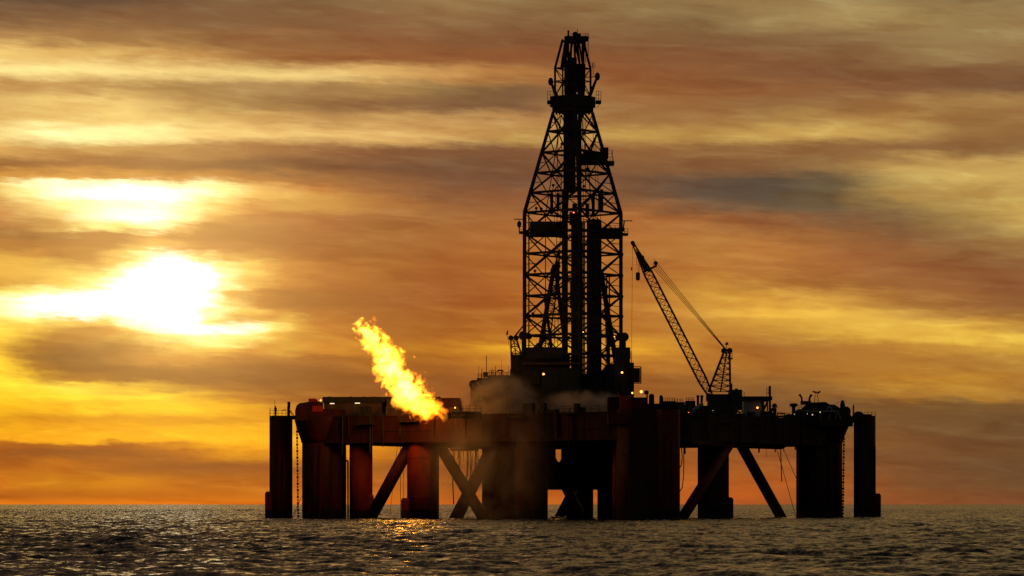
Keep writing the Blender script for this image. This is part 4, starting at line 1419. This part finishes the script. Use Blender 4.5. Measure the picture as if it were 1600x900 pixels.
# ------------------------------------------------------------------ sky
SUN_AZ, SUN_EL = -(800 - 262) / FP, (HOR - 455) / FP
ROWS = {
0: '0 92 68 50|100 88 66 50|200 100 74 54|300 118 86 58|400 130 96 62|500 128 94 60|600 140 106 66|700 152 116 72|800 140 106 66|1000 140 108 66|1100 146 114 70|1200 150 118 74|1300 150 120 76|1400 140 112 70|1500 132 104 66|1600 140 112 72',
40: '0 125 88 58|100 128 90 58|200 132 92 58|400 130 90 58|500 132 90 56|600 138 96 60|700 138 98 60|800 132 94 58|900 135 98 60|1000 138 104 64|1100 130 100 62|1200 152 120 74|1300 165 134 84|1400 160 130 80|1500 150 120 74|1600 150 120 76',
70: '0 180 132 76|100 165 118 68|200 160 114 66|300 150 104 60|400 145 96 56|500 140 92 54|600 138 88 52|700 130 84 50|900 128 84 52|1100 126 88 56|1200 128 92 58|1300 136 102 64|1400 146 114 72|1500 150 118 74|1600 150 118 74',
95: '0 240 196 112|100 225 176 98|200 205 156 86|300 190 136 74|400 160 108 60|500 150 94 52|600 146 90 50|700 142 86 48|800 140 84 48|1000 132 82 48|1200 128 84 52|1300 130 90 56|1400 140 104 64|1500 146 112 70|1600 146 110 68',
120: '0 250 216 135|100 248 212 130|200 246 210 130|300 235 195 118|400 225 185 110|500 225 180 108|600 215 165 95|700 195 140 78|800 175 118 62|900 150 92 50|1000 140 86 48|1100 135 84 48|1200 128 82 50|1300 124 82 52|1400 125 84 52|1600 128 90 56',
145: '0 190 138 76|100 195 145 82|200 185 140 80|300 170 128 74|400 175 135 82|500 160 118 70|600 170 128 74|700 140 104 62|800 125 90 58|900 150 100 56|1000 150 96 52|1100 145 92 52|1300 138 90 54|1400 130 86 54|1500 124 84 54|1600 120 82 54',
170: '0 220 176 100|100 235 192 110|200 235 192 112|300 190 146 84|400 165 122 70|500 150 108 64|600 140 98 60|700 130 90 58|800 125 86 56|900 150 104 60|1000 152 102 58|1100 148 98 56|1200 145 100 58|1300 150 106 62|1400 155 110 62|1500 160 118 66|1600 155 112 64',
190: '0 215 165 90|100 230 185 104|200 238 195 112|300 215 170 96|400 200 150 84|500 180 130 74|600 190 140 80|700 190 140 80|800 185 135 78|900 165 115 64|1000 155 108 60|1100 160 112 64|1200 168 124 68|1300 170 126 70|1400 165 118 64|1500 150 106 58|1600 150 104 60',
215: '0 250 215 130|100 255 238 160|200 255 235 155|300 245 205 125|400 235 190 112|500 225 178 104|600 220 170 98|700 205 155 88|800 190 145 78|1000 190 145 74|1100 180 135 70|1200 195 150 78|1300 200 156 82|1400 180 136 74|1500 150 108 60|1600 145 102 58',
240: '0 215 160 85|100 195 145 78|200 190 138 76|300 170 120 66|400 165 112 64|500 150 98 58|600 135 88 54|700 125 82 52|800 125 82 52|900 145 94 54|1100 140 94 54|1200 142 98 56|1400 140 98 58|1600 140 100 58',
265: '0 150 96 50|100 160 104 56|200 150 98 54|300 140 90 52|400 130 84 52|500 125 80 50|600 120 78 50|700 115 76 50|900 125 80 50|1000 130 86 52|1100 128 86 52|1200 132 92 56|1300 145 106 62|1400 185 142 76|1500 190 148 80|1600 195 152 82',
285: '0 205 140 62|100 210 145 64|200 200 138 62|300 190 128 60|400 180 118 58|500 160 102 54|600 138 88 52|700 122 80 52|800 115 76 52|900 130 82 50|1000 115 80 54|1100 98 74 56|1200 92 74 58|1300 105 84 58|1400 180 142 78|1500 200 160 86|1600 200 160 86',
297: '0 240 200 110|50 255 240 170|100 255 245 180|200 255 248 190|300 255 240 170|350 250 225 140|400 225 170 90|500 190 130 65|600 154 97 53|700 132 84 52|800 130 82 52|900 137 85 50|1000 119 81 54|1100 97 74 57|1200 91 74 58|1300 109 87 58|1400 176 139 75|1500 189 151 80|1600 193 154 82',
308: '0 235 190 100|50 255 235 150|100 255 250 200|150 255 255 230|250 255 255 240|300 255 250 200|350 250 220 130|400 225 170 85|500 200 140 65|600 163 102 55|700 138 88 52|800 137 85 52|900 141 87 50|1000 124 83 53|1100 99 75 57|1200 92 75 58|1300 109 87 58|1400 172 135 73|1500 184 147 77|1600 191 152 80',
325: '0 205 150 80|50 235 190 105|100 255 230 140|150 255 245 170|200 255 250 185|250 255 250 190|300 255 238 155|350 235 185 95|400 195 140 70|450 200 145 70|500 200 140 65|600 180 118 60|700 155 98 54|800 150 94 52|900 150 93 51|1000 150 92 50|1100 120 82 54|1200 105 78 56|1300 105 82 56|1400 150 116 66|1500 175 138 74|1600 195 155 80',
343: '0 190 135 70|50 205 150 80|100 235 190 105|150 255 245 180|200 255 255 215|250 255 255 225|300 255 235 150|340 205 150 75|400 170 115 58|500 165 108 56|600 165 105 54|700 160 100 52|800 162 99 51|900 165 98 50|1000 169 104 52|1100 159 98 52|1200 139 88 52|1300 120 82 54|1400 126 93 58|1500 165 130 70|1600 195 155 80',
358: '0 175 125 65|50 170 120 60|100 200 150 75|140 250 225 130|200 245 215 120|250 255 245 170|280 220 170 90|320 165 118 60|400 158 108 55|500 165 108 54|600 165 105 52|700 162 100 50|800 166 101 50|900 169 102 50|1000 172 106 51|1100 168 106 54|1200 152 96 53|1300 134 88 53|1400 127 90 56|1500 157 121 67|1600 189 149 78',
372: '0 150 105 52|50 150 105 50|100 155 110 54|150 165 115 56|200 150 105 52|240 195 145 72|270 160 112 56|350 155 105 53|500 162 106 52|600 165 104 50|700 165 100 48|800 170 104 49|900 175 108 50|1000 175 108 50|1100 179 117 56|1200 169 107 54|1300 154 98 52|1400 130 86 52|1500 146 109 62|1600 180 140 74',
388: '0 170 115 50|60 160 108 46|120 165 115 50|180 160 112 50|230 215 165 80|270 205 150 75|320 165 110 55|400 158 104 50|500 160 104 48|600 165 103 48|700 165 99 45|800 170 101 45|900 172 104 47|1000 173 107 49|1100 180 119 55|1200 181 115 55|1300 159 98 51|1400 143 90 51|1500 141 98 56|1600 158 117 64',
402: '0 200 145 58|60 190 135 55|100 165 115 46|150 170 120 50|200 225 175 85|230 255 240 160|270 255 250 210|310 250 220 130|350 200 145 68|420 170 114 52|500 162 104 46|600 166 102 46|700 164 96 43|800 170 100 44|900 172 104 46|1000 172 106 48|1100 180 118 54|1200 182 116 54|1300 161 98 50|1400 148 92 50|1500 140 93 53|1600 148 105 59',
415: '0 225 165 65|60 220 165 65|100 200 150 62|150 180 130 55|190 225 180 85|220 255 250 190|240 255 255 250|310 255 255 240|340 255 235 150|380 235 185 85|440 185 125 52|500 168 108 46|600 168 102 44|700 161 91 40|800 170 98 42|900 175 106 46|1000 172 104 46|1100 180 113 51|1200 172 107 51|1300 164 100 50|1400 150 92 50|1500 140 89 50|1600 141 94 55',
432: '0 230 170 66|60 225 170 68|110 235 185 80|160 245 205 105|190 255 245 170|215 255 255 250|320 255 255 250|350 255 245 175|385 240 195 95|440 195 135 55|500 172 110 46|600 167 100 43|700 159 89 40|800 171 98 41|900 175 105 45|1000 175 107 46|1100 188 124 52|1200 175 112 51|1300 164 101 50|1400 151 93 50|1500 143 89 49|1600 139 89 52',
447: '0 215 155 60|60 215 160 64|110 235 185 80|160 255 235 140|190 255 255 230|320 255 255 250|350 255 240 160|385 230 180 85|440 185 125 50|500 165 104 44|600 165 98 42|700 158 88 40|800 172 98 40|900 175 104 43|1000 178 110 46|1100 197 137 55|1200 181 120 52|1300 163 104 50|1400 153 95 49|1500 146 90 49|1600 138 86 50',
460: '0 245 205 90|60 255 230 120|110 255 245 160|150 255 255 220|300 255 255 255|330 255 248 190|360 215 160 70|400 170 115 48|450 160 104 44|500 158 100 42|600 162 95 42|700 159 88 39|800 172 97 39|900 175 105 42|1000 179 111 46|1100 204 144 56|1200 205 144 58|1300 188 129 57|1400 161 103 51|1500 149 93 48|1600 139 87 50',
475: '0 255 248 170|60 255 255 220|120 255 255 245|300 255 255 250|320 255 250 200|345 245 205 110|400 175 120 50|450 155 100 42|500 155 98 40|600 161 95 42|700 161 89 38|800 172 96 38|900 175 106 42|1000 181 112 46|1100 207 146 56|1200 221 161 63|1300 208 149 62|1400 171 115 54|1500 153 98 49|1600 141 89 50',
490: '0 255 245 150|50 255 252 200|100 255 255 235|200 255 255 250|300 255 255 250|330 255 245 175|380 240 195 90|420 195 140 56|460 165 108 44|500 165 105 42|600 165 98 41|700 167 97 39|800 170 98 38|900 178 108 40|1000 185 115 46|1100 199 135 53|1200 235 176 66|1300 235 180 70|1400 205 150 65|1500 170 115 55|1600 145 95 50',
502: '0 255 232 110|50 255 240 130|95 240 195 85|130 220 170 75|170 240 200 100|210 255 250 200|300 255 255 245|330 250 225 130|370 205 150 62|410 210 155 62|440 220 165 66|500 175 112 42|600 165 98 40|700 166 96 38|800 171 98 37|900 183 113 41|1000 182 113 46|1100 190 127 50|1200 212 153 57|1300 225 170 65|1400 218 164 66|1500 199 144 61|1600 161 108 51',
517: '0 255 215 75|50 240 190 70|90 200 145 58|130 175 125 50|170 195 140 58|200 235 190 90|240 255 250 190|320 255 255 235|400 255 250 190|430 250 215 105|460 215 155 58|500 185 120 44|600 168 100 38|700 169 98 37|800 177 103 36|900 190 120 41|1000 188 120 45|1100 185 121 47|1200 193 133 51|1300 213 158 59|1400 223 169 65|1500 222 169 66|1600 192 139 59',
530: '0 250 200 60|50 215 160 52|90 170 120 44|150 170 122 48|200 200 150 62|240 240 205 105|300 255 240 150|340 255 240 140|400 250 220 110|430 225 165 62|470 200 138 48|520 185 120 42|600 174 103 37|700 176 104 36|800 188 115 36|900 201 130 39|1000 204 134 42|1100 185 119 45|1200 179 119 49|1300 198 143 54|1400 218 162 61|1500 232 182 69|1600 229 179 69',
545: '0 245 195 52|40 200 145 44|70 160 110 38|120 140 95 38|180 150 104 42|230 180 130 55|270 225 175 80|310 230 180 78|350 235 180 72|400 195 135 50|450 205 145 50|500 195 130 42|600 193 123 37|700 190 118 34|800 225 155 40|900 232 162 43|1000 220 150 44|1100 185 120 44|1200 165 104 45|1300 175 115 48|1400 188 128 50|1500 198 142 54|1600 215 165 62',
562: '0 250 200 48|30 215 155 42|60 150 104 36|100 130 88 34|160 135 90 36|200 165 115 45|250 190 135 55|300 190 135 52|360 170 115 44|420 160 105 40|500 160 102 38|600 174 107 36|700 171 101 34|800 191 117 35|900 192 120 38|1000 192 121 41|1100 179 112 42|1200 171 108 43|1300 177 115 46|1400 176 117 47|1500 176 119 49|1600 185 131 53',
578: '0 252 200 44|30 230 172 40|60 165 115 36|100 140 94 34|200 140 94 38|300 150 100 40|400 145 94 38|500 142 88 36|600 162 97 35|700 160 92 34|800 175 102 34|900 174 103 37|1000 176 107 40|1100 170 106 42|1200 166 105 43|1300 174 113 44|1400 176 116 45|1500 173 116 47|1600 175 120 49',
592: '0 255 215 50|40 250 200 45|80 200 145 40|130 170 118 38|200 145 98 36|300 140 90 36|400 138 88 36|500 138 86 34|600 143 84 35|700 146 83 34|800 161 93 34|900 158 93 37|1000 156 94 39|1100 149 93 41|1200 146 93 42|1300 165 107 42|1400 185 124 43|1500 187 128 45|1600 175 118 46',
606: '0 255 210 45|50 255 215 55|100 255 220 65|150 245 195 55|200 225 170 50|260 200 145 46|330 165 110 38|400 150 98 36|500 140 86 34|600 146 84 35|700 148 83 34|800 154 87 34|900 153 88 36|1000 152 90 38|1100 145 90 40|1200 136 88 42|1300 151 97 42|1400 172 114 42|1500 180 122 44|1600 169 112 45',
618: '0 252 195 34|100 255 205 42|200 255 210 48|270 245 190 44|330 215 155 38|380 180 120 36|450 165 105 34|540 150 88 34|600 150 85 34|700 150 83 34|800 150 83 35|900 150 85 36|1000 150 88 37|1100 143 88 39|1200 130 84 42|1300 139 89 42|1400 161 106 42|1500 173 116 43|1600 163 107 44',
635: '0 240 175 24|100 245 180 26|200 250 190 30|300 250 185 30|370 235 165 28|420 205 135 30|500 170 102 30|600 150 84 34|700 150 83 34|800 150 82 34|900 148 83 35|1000 146 84 36|1100 136 83 39|1200 126 81 41|1300 118 79 44|1400 124 83 42|1500 121 84 44|1600 120 83 44',
655: '0 225 150 22|100 220 145 22|200 225 150 22|300 225 150 24|400 220 145 24|500 195 120 26|600 173 98 30|700 161 90 31|800 150 83 33|900 148 84 34|1000 145 84 35|1100 140 84 37|1200 135 83 39|1300 123 80 41|1400 117 79 42|1500 115 79 44|1600 112 77 44',
672: '0 240 165 22|100 235 155 22|200 240 165 24|300 245 170 26|400 245 170 26|500 225 145 27|600 192 110 28|700 171 96 30|800 153 85 32|900 150 84 33|1000 147 84 34|1100 144 84 36|1200 141 84 38|1300 129 81 40|1400 117 78 42|1500 115 78 44|1600 110 76 44',
688: '0 235 150 22|100 245 165 24|200 248 170 24|300 248 172 26|400 250 175 28|500 245 162 28|600 221 132 28|700 184 105 29|800 163 90 31|900 160 86 32|1000 156 85 34|1100 152 84 35|1200 145 83 37|1300 135 81 39|1400 125 79 41|1500 115 76 44|1600 110 74 44',
698: '0 170 100 28|100 165 98 30|200 165 98 30|260 190 118 28|330 235 155 24|420 245 165 26|520 228 140 27|600 214 126 28|700 182 103 29|800 162 89 30|900 159 86 32|1000 156 85 33|1100 151 84 35|1200 145 83 37|1300 134 80 40|1400 124 78 42|1500 115 76 43|1600 110 74 43',
710: '0 160 95 32|100 150 92 34|200 155 96 34|300 180 110 30|370 215 135 26|450 225 140 26|550 215 125 26|650 185 105 28|800 160 88 30|1000 155 84 32|1200 145 82 38|1350 125 78 42|1600 110 74 42',
730: '0 175 105 28|100 190 115 28|200 165 100 32|300 150 92 36|450 155 92 34|550 165 94 32|700 155 84 32|900 155 80 32|1100 165 88 34|1250 155 84 36|1350 130 78 40|1500 110 72 42|1600 105 70 42',
755: '0 190 110 24|100 200 120 24|200 210 125 24|300 185 110 28|400 175 102 28|500 185 104 28|700 170 90 30|900 165 84 30|1100 180 90 32|1250 170 86 34|1400 125 76 40|1600 105 70 42',
775: '0 175 100 26|150 185 108 24|300 190 110 24|500 200 108 26|700 185 96 28|900 180 86 28|1150 185 88 30|1300 150 80 36|1450 130 76 38|1600 115 70 40',
787: '0 215 110 20|200 225 115 18|400 220 110 20|600 205 98 24|900 182 86 28|1150 172 82 31|1300 145 76 36|1600 122 70 40',
}


def sky():
    w = bpy.data.worlds.new('World'); S.world = w; w.use_nodes = True
    nt = w.node_tree; nt.nodes.clear(); B = NB(nt)
    out = nt.nodes.new('ShaderNodeOutputWorld'); bg = nt.nodes.new('ShaderNodeBackground')
    tc = nt.nodes.new('ShaderNodeTexCoord'); D = tc.outputs['Generated']
    sp = nt.nodes.new('ShaderNodeSeparateXYZ'); nt.links.new(D, sp.inputs[0])
    x, y, z = sp.outputs
    az = B.m('ARCTAN2', x, y)                         # bearing, 0 = towards the rig
    el = B.m('ARCSINE', z)
    # cloud-sheet coordinates: degrees-like units, 1 = full width of 19 degrees
    u0 = B.m('MULTIPLY_ADD', az, FP / 1600, .5)
    v0 = B.m('MULTIPLY_ADD', el, -FP / 1600, HOR / 1600)
    cv = nt.nodes.new('ShaderNodeCombineXYZ'); nt.links.new(u0, cv.inputs[0]); nt.links.new(B.m('MULTIPLY_ADD', u0, -.06, v0), cv.inputs[1])
    st = B.vm('MULTIPLY', cv.outputs[0], (1, 5.5, 1))
    w1 = nt.nodes.new('ShaderNodeSeparateXYZ'); nt.links.new(B.vm('SUBTRACT', B.noise(st, 5, 3, .55, 'Color'), (.5, .5, .5)), w1.inputs[0])
    st2 = B.vm('MULTIPLY', cv.outputs[0], (1, 7, 1))
    w2 = nt.nodes.new('ShaderNodeSeparateXYZ'); nt.links.new(B.vm('SUBTRACT', B.noise(st2, 16, 4, .6, 'Color'), (.5, .5, .5)), w2.inputs[0])
    st3 = B.vm('MULTIPLY', cv.outputs[0], (1, 2.4, 1))
    w3 = nt.nodes.new('ShaderNodeSeparateXYZ'); nt.links.new(B.vm('SUBTRACT', B.noise(st3, 38, 5, .62, 'Color'), (.5, .5, .5)), w3.inputs[0])
    hz = B.mr(v0, .485, .44)       # calmer right at the horizon
    u = B.m('ADD', u0, B.m('ADD', B.m('MULTIPLY', w1.outputs[0], .045), B.m('ADD', B.m('MULTIPLY', w2.outputs[0], .035), B.m('MULTIPLY', w3.outputs[0], .030))))
    v = B.m('ADD', v0, B.m('MULTIPLY', hz, B.m('ADD', B.m('MULTIPLY', w1.outputs[1], .010), B.m('ADD', B.m('MULTIPLY', w2.outputs[1], .020), B.m('MULTIPLY', w3.outputs[1], .008)))))
    ys = sorted(ROWS)
    prev = None
    for k, yk in enumerate(ys):
        els = []
        for e in ROWS[yk].split('|'):
            a = [float(t) for t in e.split()]
            c = lin(a[1:4])
            hot = max(0., (a[2] - 225) / 30) * max(0., (a[3] - 110) / 145)
            g = 1 + .45 * hot
            if a[1] > 235 and a[3] < 85: g *= 1.06          # the yellow gap low on the left outshines the film
            if a[0] < 530 and yk > 290 and a[1] < 200: c = (c[0] * 1.06, c[1] * .90, c[2] * .9)
            els.append((a[0] / 1600, tuple(t * g for t in c)))
        c = B.ramp(u, els, 'LINEAR')
        if prev is None:
            prev = c
        else:
            mx = nt.nodes.new('ShaderNodeMix'); mx.data_type = 'RGBA'
            nt.links.new(B.mr(v, ys[k - 1] / 1600, yk / 1600), mx.inputs['Factor'])
            nt.links.new(prev, mx.inputs[6]); nt.links.new(c, mx.inputs[7])
            prev = mx.outputs[2]
    # fine streaks of cloud
    s3 = B.noise(B.vm('MULTIPLY', cv.outputs[0], (1, 9, 1)), 9, 6, .6, dist=.3)
    s4 = B.noise(B.vm('MULTIPLY', cv.outputs[0], (1, 4, 1)), 26, 4, .6)
    s = B.m('ADD', B.m('MULTIPLY', B.m('SUBTRACT', s3, .5), .46), B.m('MULTIPLY', B.m('SUBTRACT', s4, .5), .28))
    gain = B.m('ADD', 1.08, s)
    # veiled sun: soft aureole in the haze round it
    du_ = B.m('SUBTRACT', u0, 268 / 1600); dv_ = B.m('MULTIPLY', B.m('SUBTRACT', v0, 435 / 1600), 1.1)
    r2 = B.m('ADD', B.m('MULTIPLY', du_, du_), B.m('MULTIPLY', dv_, dv_))
    gl = B.m('EXPONENT', B.m('MULTIPLY', r2, -1 / .016))
    glv = nt.nodes.new('ShaderNodeCombineXYZ')
    for i_, k_ in enumerate((.40, .255, .075)):
        nt.links.new(B.m('MULTIPLY', gl, k_), glv.inputs[i_])
    n5 = B.noise(B.vm('MULTIPLY', cv.outputs[0], (1, 5.5, 1)), 10, 8, .58, dist=.45)
    n6 = B.noise(B.vm('MULTIPLY', B.vm('ADD', cv.outputs[0], (7.3, 2.1, 4.0)), (1, 6.5, 1)), 12, 8, .58, dist=.45)
    gain = B.m('MULTIPLY', gain, B.m('SUBTRACT', 1.03, B.m('MULTIPLY', B.mr(n5, .48, .68), .19)))
    gain = B.m('MULTIPLY', gain, B.m('ADD', .98, B.m('MULTIPLY', B.mr(n6, .48, .70), .21)))
    gain = B.m('ADD', 1.0, B.m('MULTIPLY', B.m('SUBTRACT', gain, 1.0), B.m('SUBTRACT', 1.0, B.m('MULTIPLY', gl, .5))))
    gv = nt.nodes.new('ShaderNodeCombineXYZ')      # thicker cloud passes the red better than the blue
    for i_, e_ in enumerate((.62, 1.08, 1.25)):
        nt.links.new(B.m('POWER', B.m('MAXIMUM', gain, .05), e_), gv.inputs[i_])
    cl = B.vm('ADD', B.vm('MULTIPLY', prev, gv.outputs[0]), glv.outputs[0])
    # rest of the dome: the cloud deck thins into the ordinary evening sky overhead and behind
    ns = nt.nodes.new('ShaderNodeTexSky'); ns.sky_type = 'NISHITA'; ns.sun_disc = False
    ns.sun_elevation = SUN_EL; ns.sun_rotation = SUN_AZ
    ns.air_density = 1.2; ns.dust_density = 3
    nsky = B.vm('SCALE', ns.outputs[0], scale=NISH)
    lat = B.mr(B.m('ABSOLUTE', az), .22, 1.5, 1, 0)
    up = B.mr(v0, -.3, -3.6, 1, 0)
    mask = B.m('MULTIPLY', lat, up)
    mx = nt.nodes.new('ShaderNodeMix'); mx.data_type = 'RGBA'
    nt.links.new(mask, mx.inputs['Factor']); nt.links.new(nsky, mx.inputs[6]); nt.links.new(cl, mx.inputs[7])
    nt.links.new(mx.outputs[2], bg.inputs['Color']); bg.inputs['Strength'].default_value = 1.0
    nt.links.new(bg.outputs[0], out.inputs['Surface'])


NISH = 0.046
sky()

sun = bpy.data.lights.new('sun', 'SUN'); sun.energy = .015; sun.angle = R(16); sun.color = (1, .62, .24)
so = bpy.data.objects.new('sun', sun); C.objects.link(so)
sdir = Vector((math.sin(SUN_AZ) * math.cos(SUN_EL), math.cos(SUN_AZ) * math.cos(SUN_EL), math.sin(SUN_EL)))
so.rotation_euler = (-sdir).to_track_quat('-Z', 'Y').to_euler()

# ------------------------------------------------------------------ camera and render settings
cam = bpy.data.cameras.new('camera'); co = bpy.data.objects.new('camera', cam); C.objects.link(co)
co.location = (0, -DC, HC); co.rotation_euler = (R(90), 0, 0)
cam.sensor_width = 36; cam.lens = 36 * FP / 1600; cam.shift_y = (HOR - 450) / 1600
cam.clip_start = 1; cam.clip_end = 100000
S.camera = co
S.view_settings.view_transform = 'Standard'; S.view_settings.look = 'None'
S.view_settings.exposure = 0; S.view_settings.gamma = 1; S.view_settings.use_curve_mapping = False
cy = S.cycles
cy.max_bounces = 5; cy.diffuse_bounces = 2; cy.glossy_bounces = 3; cy.volume_bounces = 1; cy.transparent_max_bounces = 8
cy.sample_clamp_indirect = 8
cy.volume_max_steps = 512
cy.use_denoising = True; cy.denoiser = 'OPENIMAGEDENOISE'; cy.denoising_input_passes = 'RGB_ALBEDO_NORMAL'; cy.denoising_prefilter = 'NONE'
